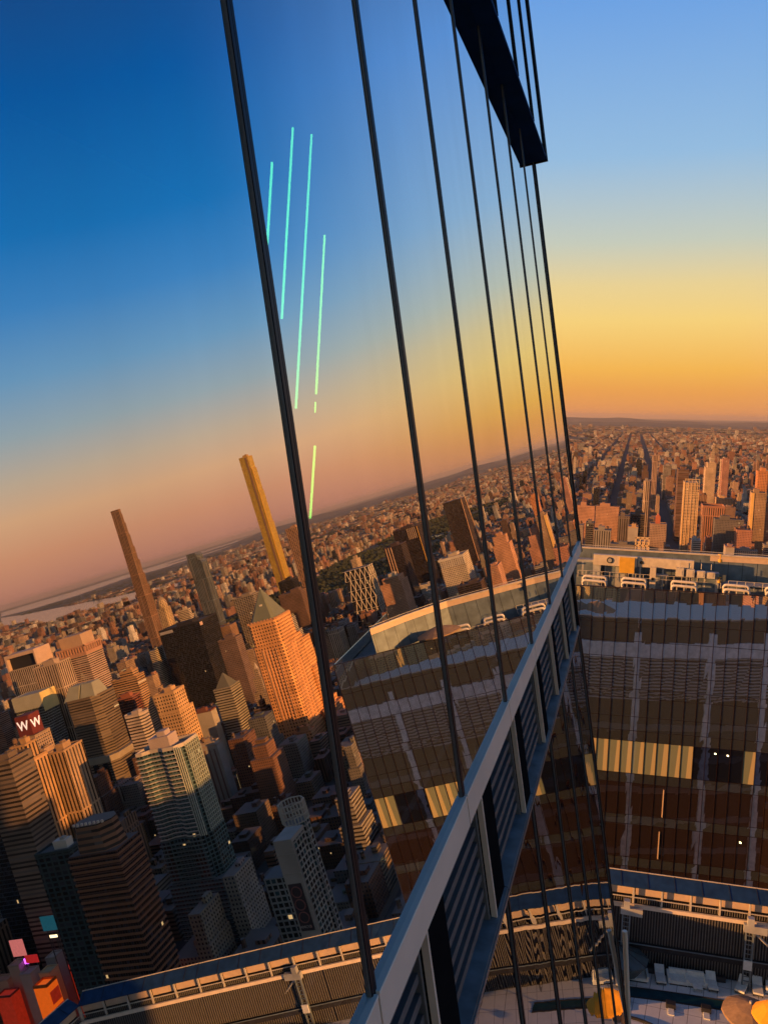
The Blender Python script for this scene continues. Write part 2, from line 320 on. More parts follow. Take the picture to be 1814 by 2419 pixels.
# bulk of the tower (west and south of the wall): it shades the roofs below
m=MB(); m.hexa([(-46,-60,-H),(3.2,-60,-19),(3.2,-60,-19),(-46,-60,-H)]*2) if 0 else None
bulk=MB(); 
bulk.hexa([(-60,-45,-H),(-1.5,-45,-H),(-1.5,12.5,-H),(-60,12.5,-H),(-60,-45,-19),(1.0,-45,-19),(1.0,13.2,-19),(-60,13.2,-19)])
bulk.hexa([(-60,-45,-19),(-6.2,-45,-19),(-6.2,13.8,-19),(-60,13.8,-19),(-60,-45,14),(-9.5,-45,14),(-9.5,13.8,14),(-60,13.8,14)])
bulk.build('tower_shaft','c_glass',tower)

# green light strips hanging inside the room, seen through the glass
strips=[((-2.667, 5.682, 1.808),(-2.526, 5.282, 0.959),'green','short green light strip beside the nearest dark fin'),((-2.737, 6.215, 2.23),(-2.475, 5.443, 0.652),'green','tall green light strip, second from the fin'),
 ((-2.75, 6.636, 2.313),(-2.368, 5.46, 0.012),'green','longest green light strip in the middle of the pane'),((-2.612, 6.61, 1.477),(-2.388, 5.898, 0.127),'green2','lower green light strip on the right of the group'),
 ((-2.377, 5.86, 0.061),(-2.364, 5.821, -0.017),'green2','tiny green light dash between two longer strips'),((-2.321, 5.718, -0.273),(-2.236, 5.43, -0.787),'green2','short lime light strip lowest in the pane')]
for a,b,mt,lb in strips:
    A_=Vector(a); B_=Vector(b); ln=(B_-A_)
    o=MB().tube([A_-A_,ln*.04 if ln.length>.3 else ln*.2,ln],.0088 if ln.length>.3 else .006,8).build('light_strip',mt,None,tuple(A_+Vector((0,0,H))))
    tag(o,lb,'light strip','green light strips behind the glass')

# ================================================================ neighbouring office block with bronze glass
def P(x,y,z): return Vector((K*x,K*y,K*z))
F0,F1,F2=Vector((-16,103.4,0)),Vector((18.4,107.4,0)),Vector((47,104.2,0))
office=thing('office_building','bronze glass office block with plant roof facing the camera at lower right','office building',(0,0,H))
rows=[(-21.8,-26.2,'bronze_glass'),(-26.2,-30.7,'bronze_glass'),(-30.7,-34.9,'bronze_glass'),(-34.9,-36.1,'spandrel'),(-36.1,-40.5,'bronze_glass'),(-40.5,-41.9,'spandrel'),(-41.9,-46.3,'blind'),(-46.3,-47.6,'spandrel'),(-47.6,-52.0,'amber'),(-52.0,-53.3,'spandrel'),(-53.3,-57.9,'amber'),(-57.9,-59.2,'spandrel'),(-59.2,-64,'amber'),(-64,-65.3,'spandrel'),(-65.3,-70,'darkpane'),(-70,-71.3,'spandrel'),(-71.3,-76,'darkpane')]
rnd=random.Random(5)
segs=[(F0,F1),(F1,F2)]
for zt,zb,mt in rows:
    mats=[mt] if mt!='blind' else ['blind','darkpane','blindgold']
    m=MB()
    for (a,b) in segs:
        n=round((b-a).length/1.5); d=(b-a)/n; nr=Vector((d.y,-d.x,0)).normalized()
        for k in range(n):
            p=a+d*k; q=a+d*(k+1)
            if mt=='blind': m.m=1 if (a is F0 and k>=n-6 and k!=n-2) or (a is F1 and k%7<3) else 0
            t=[rnd.uniform(-.006,.006) for _ in range(4)]
            A1=P(p.x,p.y,zb)+nr*t[0]; B1=P(q.x,q.y,zb)+nr*t[1]; C1=P(q.x,q.y,zt)+nr*t[2]; D1=P(p.x,p.y,zt)+nr*t[3]
            if mt=='blind' and m.m==0:
                f0=rnd.uniform(.45,.62); f1=rnd.uniform(.62,.8); E1=A1+(B1-A1)*f0; G1=D1+(C1-D1)*f1
                m.quad(A1,E1,G1,D1); m.m=2; m.quad(E1,B1,C1,G1); m.m=0
            else: m.quad(A1,B1,C1,D1)
    nm={'spandrel':'spandrel_band','blind':'window_band'}.get(mt,'window_band')
    m.build(nm,mats,office)
for (a,b) in segs:
    n=round((b-a).length/1.5); d=(b-a)/n; u=d.normalized(); nr=Vector((u.y,-u.x,0))
    for k in range(n+(1 if b is F2 else 0)):
        p=a+d*k; c=P(p.x,p.y,0)
        MB().fbox(c,u,nr,Vector((0,0,1)),-.04,.04,.0,.09,K*-76,K*-21.75).build('mullion','mull',office)
    for z in sorted({r[0] for r in rows[1:]}|{-28.6,-33.0,-38.6}):
        c=P(a.x,a.y,z); MB().fbox(c,u,nr,Vector((0,0,1)),0,K*(b-a).length,.0,.055,-.035,.035).build('transom','mull',office)
    c=P(a.x,a.y,-21.75); MB().fbox(c,u,nr,Vector((0,0,1)),0,K*(b-a).length,-.25,.14,0,.12).build('parapet_cap','mull',office)
# thin gold uprights on the lower storeys, peach bars before the glass
for px,zz in ((-3.6,-49.8),(-2.9,-49.8),(6.2,-50),(-4.0,-55.6),(-3.2,-55.6),(6.0,-55.8)):
    t=(px-F0.x)/(F1.x-F0.x); p=F0+(F1-F0)*t
    MB().box(K*px-.12,K*px+.02,K*p.y-.16,K*p.y-.08,K*(zz-1.9),K*(zz+1.9)).build('gold_upright','peach',office)
for px,zz in ((12.1,-42.6),(13.6,-42.7),(15.9,-54.2),(30,-43.1)):
    p=F0+(F1-F0)*((px-F0.x)/(F1.x-F0.x)) if px<18 else F1+(F2-F1)*((px-F1.x)/(F2.x-F1.x))
    MB().box(K*px-.13,K*px+.13,K*p.y-.20,K*p.y-.12,K*zz-.07,K*zz+.07).build('ceiling_light','lampbulb',office)
# sides, core and roof deck
side=MB(); poly=[(K*F0.x,K*F0.y+.02),(K*F1.x,K*F1.y+.02),(K*F2.x,K*F2.y+.02),(K*50,K*140),(K*-16,K*140)]
side.col=(.05,.04,.03); side.prism(poly,-H,K*-76.05,cap=True); side.build('base_storeys','c_glass',office)
side=MB(); poly2=[(K*F0.x,K*F0.y+.25),(K*F1.x,K*F1.y+.25),(K*F2.x-.3,K*F2.y+.25),(K*50,K*140),(K*-16,K*140)]
side.col=(.05,.04,.03); side.prism(poly2,K*-76,K*-23.4); side.build('roof_deck','roofdeck',office)
MB().fbox(P(F2.x,F2.y,0),(P(50,140,0)-P(F2.x,F2.y,0)).normalized(),Vector((1,0,0)),Vector((0,0,1)),0,K*35,.01,.2,K*-76,K*-21.8).build('side_wall','bronze_glass',office)
# plant screen around the roof
scr=[(-12,113.2),(18,114.8),(31,113),(36.5,109.2),(40.5,105.2)]
for (a,b) in zip(scr,scr[1:]):
    A_=P(a[0],a[1],0); B_=P(b[0],b[1],0); u=(B_-A_).normalized(); nr=Vector((u.y,-u.x,0)); Ln=(B_-A_).length
    s_=MB().fbox(A_,u,nr,Vector((0,0,1)),0,Ln,-.15,0,K*-23.4,K*-18.25).build('screen_wall','steelblue',office)
    m=MB(); k=0
    while k<Ln: m.fbox(A_,u,nr,Vector((0,0,1)),k,k+.06,0,.03,K*-23.4,K*-18.9); k+=2.4
    m.build('panel_joint','corr',s_)
    MB().fbox(A_,u,nr,Vector((0,0,1)),0,Ln,-.35,.35,K*-18.25,K*-18.05).build('coping','cream',s_)
    MB().tube([A_+Vector((0,0,K*-17.8)),B_+Vector((0,0,K*-17.8))],.05).build('handrail','railmetal',s_)
    if a[0]>=18 or True:
        m=MB(); m.fbox(A_,u,nr,Vector((0,0,1)),0 if a[0]>0 else 30.5,Ln,0.031,.08,K*-19.0,K*-18.26); m.build('sun_toned_fascia','peach',s_)  # fascia coloured peach for the orange light along the screen top
# -- roof plant, each piece a thing
G='pale lagged pipe loops along the roof edge'
ZR=K*-23.4+H
def pos(x,y,z=None): return (K*x,K*y,ZR if z is None else H+K*z)
def pipe_loop():
    t=thing('pipe_loop','','pipe',(0,0,0),G)
    for dy,zz in ((0,1.15),(.9,1.75)):
        pts=[(-2.0,dy,.0),(-2.0,dy,zz-.35),(-1.85,dy,zz-.08),(-1.6,dy,zz),(1.6,dy,zz),(1.85,dy,zz-.08),(2.0,dy,zz-.35),(2.0,dy,.0)]
        MB().tube(pts,.24,10).build('pipe','whitepipe',t,smooth=True)
    MB().box(-2.4,2.4,-.35,1.3,0,.12).build('base_frame','greypanel',t)
    m=MB()
    for x in (-1.2,0,1.2): m.box(x-.05,x+.05,-.1,1.0,.12,1.0)
    m.build('support','railmetal',t)
    return t
pl0=pipe_loop()
spots=[(-4.0,108.2,'leftmost pale pipe loop on the roof edge, under the short railing'),(1.0,108.7,'second pale pipe loop, left end of the middle railing'),(7.2,109.2,'third pale pipe loop, right end of the middle railing'),(13.5,109.4,'pale pipe loop at the right frame edge beside the grey lean-to'),
 (18.5,109.6,'pipe loop just beyond the right frame, seen in the mirror wall'),(24,108.6,'pipe loop in the mirror wall under the curved screen'),(29,107.6,'far mirrored pipe loop by the screen corner')]
for i,(x,y,lb) in enumerate(spots):
    o=pl0 if i==0 else dup(pl0,None)
    o.location=pos(x,y,-22.55); o['label']=lb
def railing(L_,name='roof_railing'):
    t=thing(name,'','railing',(0,0,0),'guard railings on the plant roof')
    MB().tube([(0,0,1.5),(L_,0,1.5)],.045,6).build('top_rail','railmetal',t); MB().tube([(0,0,.8),(L_,0,.8)],.035,6).build('mid_rail','railmetal',t)
    n=max(2,round(L_/1.35))
    for k in range(n+1): MB().tube([(L_*k/n,0,0),(L_*k/n,0,1.5)],.045,6).build('post','railmetal',t)
    return t
for x,y,l,rz,z,lb in [(-6.3,110.2,8.4,.06,-21.9,'short guard railing on the left above the first pipe loop'),(.2,110.4,15.6,.06,-21.9,'long guard railing in the middle of the plant roof'),(12.6,110.6,11,.02,-21.9,'guard railing at the right frame edge'),(12.2,107.6,4,1.35,-23.2,'slanting stair railing running back beside the grey lean-to'),(22,108.4,7,-.1,-22.8,'guard railing round the mirrored pipe loops')]:
    t=railing(l); t.location=pos(x,y,z); t.rotation_euler=(0,0,rz); t['label']=lb
def cabinet(x,y,w,d,h,mat,lb,z=None,door=True):
    t=thing('plant_cabinet',lb,'plant cabinet',pos(x,y,z))
    MB().box(0,w,0,d,0,h).build('casing',mat,t); MB().box(-.06,w+.06,-.06,d+.06,h,h+.12).build('lid','greypanel',t)
    if door:
        for k in range(max(1,int(w/2.0))): 
            m=MB().box(.25+k*2.0,.25+k*2.0+1.6,-.03,0,.2,h-.3); dd=m.build('door','steelblue' if mat=='greypanel' else 'greypanel',t)
            MB().box(.25+k*2+1.35,.25+k*2+1.42,-.07,-.03,h*.45,h*.55).build('handle','black',dd)
    return t
cabinet(-7.3,110.9,5.2,2.0,5.3,'greypanel','tall grey plant cabinet on the left behind the short railing')
cabinet(-2.9,111.5,3.6,2,4.6,'greypanel','grey plant cabinet behind the cream beam')
cabinet(3.0,111.6,3.0,1.8,3.2,'steelblue','blue steel plant cabinet in the middle of the screen wall')
cabinet(8.2,111.0,4.4,1.8,4.4,'greypanel','wide grey plant cabinet right of the bolted pier')
# cream crane beam with round port and yellow end block
t=thing('crane_beam','cream roof crane beam with a round port and yellow end block','crane',pos(-4.4,110.6,-18.9))
MB().box(0,7.6,0,1.0,-1.4,.5).build('beam','cream',t)
MB().box(4.6,7.2,-.25,0,-2.5,.3).build('end_block','yellow',t)
MB().tube([(2.9,-.14,-.4),(2.9,.02,-.4)],.55,20).build('port','black',t); MB().tube([(2.9,-.2,-.4),(2.9,-.13,-.4)],.36,20).build('port_lid','greypanel',t)
for x in (1.0,6.9): MB().box(x,x+.35,.2,.6,-5.4,-1.4).build('leg','greypanel',t)
t=thing('crane_beam','grey and cream roof crane beam with a small dark port, right of the yellow block','crane',pos(1.35,110.9,-18.9))
MB().box(0,9.4,0,.9,-1.3,.45).build('beam','cream',t); MB().tube([(.6,-.1,-.5),(.6,.02,-.5)],.3,16).build('port','black',t)
for x in (.3,4.2,8.2): MB().box(x,x+.3,.2,.55,-5.4,-1.3).build('leg','greypanel',t)
t=thing('bolted_pier','slim cream pier with two dark bolts between the crane beams','pier',pos(3.3,110.3))
MB().box(-.5,.5,0,.5,0,5.0).build('shaft','cream',t)
for z in (1.0,2.9): MB().tube([(0,-.12,z),(0,.02,z)],.26,12).build('bolt','black',t)
for i,x in enumerate((6.6,7.9,9.2,10.4)):
    t=thing('hoist_box',['leftmost boxy hoist hanging off the crane beam','second boxy hoist from the left on the crane beam','third boxy hoist from the left on the crane beam','rightmost small hoist beside the yellow valve'][i],'hoist',pos(x,110.1,-20.6),'boxy hoists on the crane beam')
    MB().box(-.65,.65,0,.8,0,1.5-.15*i).build('frame','railmetal',t); MB().box(-.4,.4,-.05,0,.25,1.1).build('panel','cream',t); MB().tube([(0,.3,1.5),(0,.3,2.5)],.06).build('rod','railmetal',t)
def valve(x,y,z,s,lb):
    t=thing('yellow_valve',lb,'valve',pos(x,y,z)); m=MB()
    MB().tube([(0,0,0),(0,0,.5*s)],.35*s,10).build('body','yellow',t)
    MB().tube([(0,0,.5*s),(0,0,1.3*s)],.10*s,8).build('stem','yellow',t)
    MB().tube([(.0,0,1.3*s),(0,0,1.42*s)],.45*s,12).build('wheel','yellow',t)
valve(11.4,110.4,-18.4,1.0,'yellow valve wheel on top of the right-hand screen wall')
valve(-7.6,106.4,-22.5,1.0,'small yellow hydrant in the left roof corner beside the glass wall')
valve(11.5,110.9,-21.2,.7,'small yellow valve on a stem left of the grey lean-to')
# grey lean-to with pale roof edge
t=thing('roof_shed','grey lean-to shed with a pale sloping roof edge at right','shed',pos(12.0,111.2))
MB().box(.6,9.5,.3,3,0,2.3).build('wall','steelblue',t)
m=MB().hexa([(-.6,-.1,1.75),(.9,-.1,2.55),(.9,3,2.55),(-.6,3,1.75),(-.6,-.1,1.95),(.9,-.1,2.8),(.9,3,2.8),(-.6,3,1.95)]); m.box(.9,10,-.1,3,2.55,2.8); m.build('roof','greypanel',t)
# braces in the left corner
t=thing('roof_brace','dark blue diagonal steel braces in the left corner of the plant roof','brace',pos(-7.2,108))
MB().tube([(-4,2,3.6),(3.0,.5,.2)],.14,6).build('strut','steelblue',t); MB().tube([(-1.2,3,.1),(-1.2,3,4.6),(-.6,3,4.9),(.4,3,4.9)],.16,8).build('pipe','greypanel',t); MB().box(-5,1.5,4,4.3,0,5).build('backplate','bluecope',t)
# awnings on the mirrored part of the roof
def parasol(x,y,z,r,h,mat,lb,name='parasol',n=16,grp=None,skirt=.25):
    t=thing(name,lb,'parasol',(K*x,K*y,H+K*z),grp)
    m=MB(); o=0; m.v.append((0,0,h)); 
    for k in range(n):
        a=2*math.pi*k/n; rr=r*(1.0 if k%2==0 else .975); m.v.append((rr*math.cos(a)*.5,rr*math.sin(a)*.5,h-(h*.30)*.40)); 
    for k in range(n):
        a=2*math.pi*k/n; rr=r*(1.0 if k%2==0 else .97); m.v.append((rr*math.cos(a),rr*math.sin(a),h-(h*.30)))
    for k in range(n):
        m.v.append((m.v[1+n+k][0],m.v[1+n+k][1],h*.70-skirt))
    for k in range(n):
        j=(k+1)%n; m.face((0,1+k,1+j)); m.face((1+k,1+n+k,1+n+j,1+j)); m.face((1+n+k,1+2*n+k,1+2*n+j,1+n+j))
    m.build('canopy',mat,t)
    MB().tube([(0,0,0),(0,0,h-.05)],.06).build('pole','railmetal',t); MB().tube([(0,0,0),(0,0,.15)],.5,12).build('foot','greypanel',t)
    MB().tube([(0,0,h-.05),(0,0,h+.2)],.12,8).build('finial','railmetal',t)
    m=MB()
    for k in range(0,n,2): m.tube([(0,0,h-.08),(m_x(r,k,n)*.98,m_y(r,k,n)*.98,h*.7-.05)],.03,5)
    m.build('rib','railmetal',t)
    return t
m_x=lambda r,k,n:r*math.cos(2*math.pi*k/n); m_y=lambda r,k,n:r*math.sin(2*math.pi*k/n)
parasol(31.5,107.2,-23.4,4.2,4.2,'tan','wide tan canvas parasol on the plant roof, seen in the mirror wall')

# ================================================================ lower block with the roof terrace
terr=thing('terrace_building','lower block with a curved roof terrace and a blue-capped wall','building',(0,0,H))
TW=[(-14,60.7),(-.2,62.0),(12.5,63.0),(25.7,61.9),(36,60.0),(47.0,57.8),(58.2,55.4),(59.2,49.6),(60.6,20)]
ZT=-43.0
for i,(a,b) in enumerate(zip(TW,TW[1:])):
    A_=P(a[0],a[1],0); B_=P(b[0],b[1],0); u=(B_-A_).normalized(); nr=Vector((u.y,-u.x,0)); Ln=(B_-A_).length; up=Vector((0,0,1))
    W_=MB().fbox(A_,u,nr,up,0,Ln,-1.2,-.02,K*-90,K*-37.9).build('terrace_wall','corr',terr)
    m=MB(); # corrugation
    k=.1
    while k<Ln-.1: m.fbox(A_,u,nr,up,k,k+.09,-.02,.10,K*-41.0,K*-38.2); m.fbox(A_,u,nr,up,k,k+.09,.05,.14,K*-42.9,K*-41.6); k+=.28
    m.build('corrugation','louv',W_)
    MB().fbox(A_,u,nr,up,0,Ln,-.02,.28,K*-41.55,K*-41.1).build('ledge','corr',W_)
    MB().fbox(A_,u,nr,up,0,Ln,-.02,.22,K*-38.2,K*-37.9).build('beige_strip','rail',W_)
    MB().tube([A_+nr*.42+up*K*-41.05,B_+nr*.42+up*K*-41.05],.06).build('service_pipe','steelblue',W_)
    # sunlit peach panels behind posts, balusters, blue coping
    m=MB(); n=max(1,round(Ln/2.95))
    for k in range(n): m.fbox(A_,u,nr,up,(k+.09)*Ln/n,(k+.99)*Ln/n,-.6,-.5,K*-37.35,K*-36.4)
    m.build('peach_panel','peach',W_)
    m=MB(); 
    for k in range(n+1): m.fbox(A_,u,nr,up,k*Ln/n-.09,k*Ln/n+.09,-.25,-.05,K*-38.0,K*-36.62)
    m.tube([A_+nr*-.1+up*K*-37.42,B_+nr*-.1+up*K*-37.42],.06); m.build('guard_rail','railmetal',W_)
    m=MB(); k=.2
    while k<Ln: m.fbox(A_,u,nr,up,k,k+.07,-.3,-.2,K*-37.95,K*-37.4); k+=.24
    m.build('baluster','louv',W_)
    MB().fbox(A_,u,nr,up,0,Ln,-.95,-.85,K*-37.9,K*-36.35).build('back_panel','corr',W_)
    m=MB(); m.hexa([A_+nr*.15+up*K*-36.52,B_+nr*.15+up*K*-36.52,B_+nr*-1.5+up*K*-36.0,A_+nr*-1.5+up*K*-36.0,A_+nr*.15+up*K*-36.44,B_+nr*.15+up*K*-36.44,B_+nr*-1.5+up*K*-35.9,A_+nr*-1.5+up*K*-35.9])
    m.m=1; k=1.6
    while k<Ln: m.hexa([A_+u*k+nr*.16+up*K*-36.44,A_+u*(k+.04)+nr*.16+up*K*-36.44,A_+u*(k+.04)+nr*-1.5+up*K*-35.9,A_+u*k+nr*-1.5+up*K*-35.9,A_+u*k+nr*.16+up*K*-36.41,A_+u*(k+.04)+nr*.16+up*K*-36.41,A_+u*(k+.04)+nr*-1.5+up*K*-35.87,A_+u*k+nr*-1.5+up*K*-35.87]); k+=2.7
    cp=m.build('blue_coping',['bluecope','black'],W_)
    m=MB().fbox(A_,u,nr,up,0,Ln,-1.56,-1.5,K*-36.0,K*-35.83); m.build('coping_edge','cream',cp)
    # north face (seen reflected in the bronze glass): pale piers, louvre bands, windows
    n=max(1,round(Ln/14.4)); m=MB()
    for k in range(n+1): m.fbox(A_,u,nr,up,k*Ln/n-.8,k*Ln/n+.8,-1.75,-1.2,K*-90,K*-38.5)
    m.fbox(A_,u,nr,up,0,Ln,-1.7,-1.2,K*-43.2,K*-40.5); m.build('pale_pier','stone',W_)
    m=MB(); z=-43.6
    while z>-51.5: m.fbox(A_,u,nr,up,0,Ln,-1.5,-1.2,K*z,K*(z+.28)); z-=.62
    m.build('louvre_band','greypanel',W_)
    m=MB(); 
    for z in (-57,-63,-69,-75,-81): m.fbox(A_,u,nr,up,0,Ln,-1.4,-1.21,K*z,K*(z+1.2))
    m.build('floor_band','louv',W_)
fl=MB(); poly=[(K*x,K*y) for x,y in TW]+[(K*-14,K*20)]; poly=[(x,y) for x,y in poly][::-1]
fl.prism(poly,K*ZT-.4,K*ZT); fl.build('terrace_floor','paving',terr)
ln=[(K*x,K*(y-1.0)) for x,y in TW]+[(K*-14,K*21)]
lower=MB(); lower.col=(.06,.055,.05); lower.prism([(x*.985,y*.985) for x,y in poly],-H,K*ZT-.45); lower.build('lower_storeys','c_glass',terr)
# curved dark water channel, raised kerb blocks
def along(y0,bend,x0=-2,x1=18,n=26):
    return [(x0+(x1-x0)*k/n, y0+.16*(x0+(x1-x0)*k/n)-bend*((x0+(x1-x0)*k/n)-1.5)**2*.01) for k in range(n+1)]
m=MB(); up_=along(59.0,.6); lo_=along(58.05,.6)
for (a,b),(c,d) in zip(zip(up_,up_[1:]),zip(lo_,lo_[1:])): m.hexa([P(c[0],c[1],ZT+.003),P(d[0],d[1],ZT+.003),P(b[0],b[1],ZT+.003),P(a[0],a[1],ZT+.003),P(c[0],c[1],ZT+.02),P(d[0],d[1],ZT+.02),P(b[0],b[1],ZT+.02),P(a[0],a[1],ZT+.02)])
ch=m.build('water_channel','teal_water',terr)
for pts,nm in ((along(59.05,.6),'channel_kerb'),(along(58.0,.6),'channel_kerb')):
    MB().tube([P(x,y,ZT+.03) for x,y in pts],.07,6).build(nm,'black',ch)
for x,y in ((1.7,57.75),(4.85,58.25),(7.3,58.65)):
    b_=MB().box(K*x-.45,K*x+.45,K*y-.4,K*y+.25,K*ZT+.03,K*ZT+.5).build('channel_block','corr',ch)
    MB().box(K*x-.28,K*x+.28,K*y-1.3,K*y-.42,K*ZT+.004,K*ZT+.12).build('step','lounger',b_)
m=MB(); pts=[(2.0+2.6*math.cos(a),54.6+1.5*math.sin(a)) for a in [math.pi*k/16 for k in range(17)]]
MB().tube([P(x,y,ZT+.05) for x,y in pts],.16,8).build('curved_kerb','black',ch)
# planted kerb in front of the wall
MB().hexa([P(-3,60.6,ZT+.01),P(9,62.2,ZT+.01),P(9,63.2,ZT+.01),P(-3,61.9,ZT+.01),P(-3,60.75,ZT+.35),P(9,62.35,ZT+.35),P(9,63.2,ZT+.35),P(-3,61.9,ZT+.35)]).build('stone_kerb','corr',terr)
# -- terrace furniture
def lounger(w=.95):
    t=thing('lounger','','lounger',(0,0,0),'pale loungers along the terrace wall')
    MB().box(-w/2,w/2,-1.3,.0,.28,.48).build('seat','lounger',t)
    MB().hexa([(-w/2,0,.28),(w/2,0,.28),(w/2,.8,.75),(-w/2,.8,.75),(-w/2,0,.48),(w/2,0,.48),(w/2,.72,.98),(-w/2,.72,.98)]).build('backrest','lounger',t)
    for x in (-w/2+.05,w/2-.11):
        for y in (-1.25,-.1): MB().box(x,x+.06,y,y+.06,0,.28).build('leg','black',t)
    MB().box(-w/2-.02,w/2+.02,-1.32,.02,.2,.275).build('base','black',t)
    return t
def sofa(w):
    t=thing('sofa','','sofa',(0,0,0),'pale sofas along the terrace wall')
    MB().box(-w/2,w/2,-1.0,.2,.12,.45).build('seat','lounger',t); MB().box(-w/2,w/2,.2,.45,.12,.95).build('backrest','lounger',t)
    for s in (-1,1): MB().box(s*(w/2+.1)-.1,s*(w/2+.1)+.1,-1.0,.45,.12,.7).build('armrest','lounger',t)
    MB().box(-w/2,w/2,-1.02,.4,0,.11).build('base','black',t); return t
def tpos(x,y): return (K*x,K*y,H+K*ZT)
l0=lounger(); 
LP=[(4.15,61.3,'single pale lounger left of the two sofas',.1),(7.9,61.75,'single pale lounger right of the two sofas',.1),(10.15,62.1,'pale lounger angled toward the parasols',-.35),(11.2,62.3,'small pale lounger beside the dark-backed sofa',-.05)]
for i,(x,y,lb,rz) in enumerate(LP):
    o=l0 if i==0 else dup(l0,None); o.location=tpos(x,y); o.rotation_euler=(0,0,rz); o['label']=lb
s0=sofa(1.7); 
for i,(x,y,lb,rz) in enumerate([(2.5,60.9,'low pale sofa beside the teal canopy',.1),(5.45,61.5,'middle pale sofa, wide and empty',.1),(6.75,61.65,'pale sofa behind the square white table',.1),(12.6,62.6,'pale sofa with dark backrest at the right frame edge',-.1)]):
    o=s0 if i==0 else dup(s0,None); o.location=tpos(x,y); o.rotation_euler=(0,0,rz); o['label']=lb
t=thing('side_table','square white table in front of the right-hand sofa','table',tpos(6.85,60.75),rz=.1)
MB().box(-.45,.45,-.45,.45,.38,.45).build('tabletop','lounger',t)
for x in (-.4,.34):
    for y in (-.4,.34): MB().box(x,x+.06,y,y+.06,0,.38).build('leg','greypanel',t)
# teal faceted canopy
t=thing('canopy_shelter','faceted teal grey canopy at the left end of the terrace','canopy',tpos(1.2,60.6))
m=MB(); n=9; ring=[(2.9*math.cos(math.pi*2*k/n+.2),2.3*math.sin(math.pi*2*k/n+.2)) for k in range(n)]
m.v=[(-.2,.4,3.0)]+[(x,y,2.1) for x,y in ring]+[(x*.55,y*.55-.3,.5) for x,y in ring]
for k in range(n): j=(k+1)%n; m.face((0,1+k,1+j)); m.face((1+k,1+n+k,1+n+j,1+j))
m.build('shell','dome',t); m=MB()
for k in range(n): m.tube([(-.2,.4,3.02),(ring[k][0],ring[k][1],2.12),(ring[k][0]*.55,ring[k][1]*.55-.3,.5)],.035,5)
m.build('seam','corr',t); MB().tube([(0,-.2,0),(0,-.2,2.6)],.12).build('pole','corr',t); MB().box(-.6,.4,-1.9,-1.0,0,.45).build('planter','corr',t)
# wall columns
for x,lb in ((1.45,'left steel column with a bracket on the terrace wall'),(10.35,'right steel column with rungs and a white box on the terrace wall'),(24,'steel column on the terrace wall with a diagonal strut, mirrored near the fin'),(38,'steel column with a long diagonal strut, mirrored at the bottom')):
    y=62.9+.08*x if x<13 else (63.9-.12*(x-12.5)); t=thing('steel_column',lb,'column',(K*x,K*(y-1.75),H+K*ZT))
    for s in (-.42,.28): MB().box(s,s+.14,-.1,.15,0,6.6).build('chord','steelblue',t)
    m=MB(); 
    for k in range(12): m.box(-.28,.28,-.06,.02,.4+k*.5,.46+k*.5)
    m.build('rung','steelblue',t); MB().box(-.6,1.6,-.15,.35,6.3,7.1).build('bracket','greypanel',t); MB().box(-.3,.3,-.3,.3,7.1,7.9).build('head','greypanel',t)
    if x>5: MB().box(-.4,.4,-.28,-.12,2.3,3.3).build('junction_box','lounger',t); MB().tube([(.5,.2,6.2),(3.4,.4,3.6)],.12,6).build('strut','greypanel',t)
parasol(9.9,56.8,ZT,2.5,3.6,'tan','big tan canvas parasol partly under the orange one')
parasol(11.0,54.6,ZT+1.2,1.9,4.8,'orangecanvas','bright orange sunlit parasol in the bottom right corner')
for x,y,lb in ((4.6,42,'tan parasol on the terrace, mirrored left in the bronze glass'),(9.2,43,'tan parasol on the terrace, mirrored right in the bronze glass')): parasol(x*.45+2,y-3.5,ZT,3.1,5.6,'tan',lb) if 0 else parasol(x,y,ZT,4.2,6.9,'tan',lb)
# ================================================================ the city
MT['ground']=plain('city_ground_asphalt',(.055,.052,.052),.9,0,.3,.004)
MT['land']=plain('far_land',(.07,.068,.055),.95,0,.5,.0012)
MT['park']=plain('park_grass',(.035,.045,.02),.95,0,.5,.01)
MT['leaf']=plain('tree_foliage',(.045,.055,.022),.9,0,.5,.03)
MT['water']=plain('river_water',(.10,.12,.14),.12,0,.15,.002)
m=MB(); m.quad((-60000,-30000,0),(90000,-30000,0),(90000,140000,0),(-60000,140000,0)); struct('ground',m,'land')
m=MB(); m.quad((-1800,-1500,.6),(4500,-1500,.6),(4500,15500,.6),(-1800,15500,.6)); struct('streets',m,'ground')
def waterpoly(pts,name,z=1.4):
    from mathutils.geometry import tessellate_polygon
    m=MB(); v=[Vector((x,y,z)) for x,y in pts]; m.v=[tuple(p) for p in v]
    for t in tessellate_polygon([v]): m.face(t)
    me=struct(name,m,'water'); 
    for p in me.data.polygons:
        if p.normal.z<0: p.flip()
    return me
W1=[(22620,22790),(15620,16510),(12670,14070),(9640,11640),(7320,9640),(5770,8600),(4910,7440),(4960,6730),(5480,6950),(5870,7060),(5790,6590),(9430,9980),(11460,11480)]
waterpoly(W1,'river')
waterpoly([(49220,49770),(45830,49530),(37790,44560),(41940,56050),(39820,57570),(37600,59040),(35030,60600),(32100,62210),(16270,31390),(17090,29440),(17370,27160),(18780,27030),(22310,29690),(18860,22410),(20280,21840),(25640,25850)],'bay_water')
waterpoly([(5280,5360),(5180,5530),(5650,5980),(5660,5720)],'inlet_water')
PARK=(930,1780,2180,6100)
m=MB(); m.quad((PARK[0],PARK[2],1.2),(PARK[1],PARK[2],1.2),(PARK[1],PARK[3],1.2),(PARK[0],PARK[3],1.2)); struct('park',m,'park')
waterpoly([(1240,4360),(1110,4220),(1130,4300),(1280,4490)],'lake',2.0); waterpoly([(1730,3840),(1610,3810),(1650,3910),(1800,3990)],'lake',2.0)
rnd=random.Random(11)
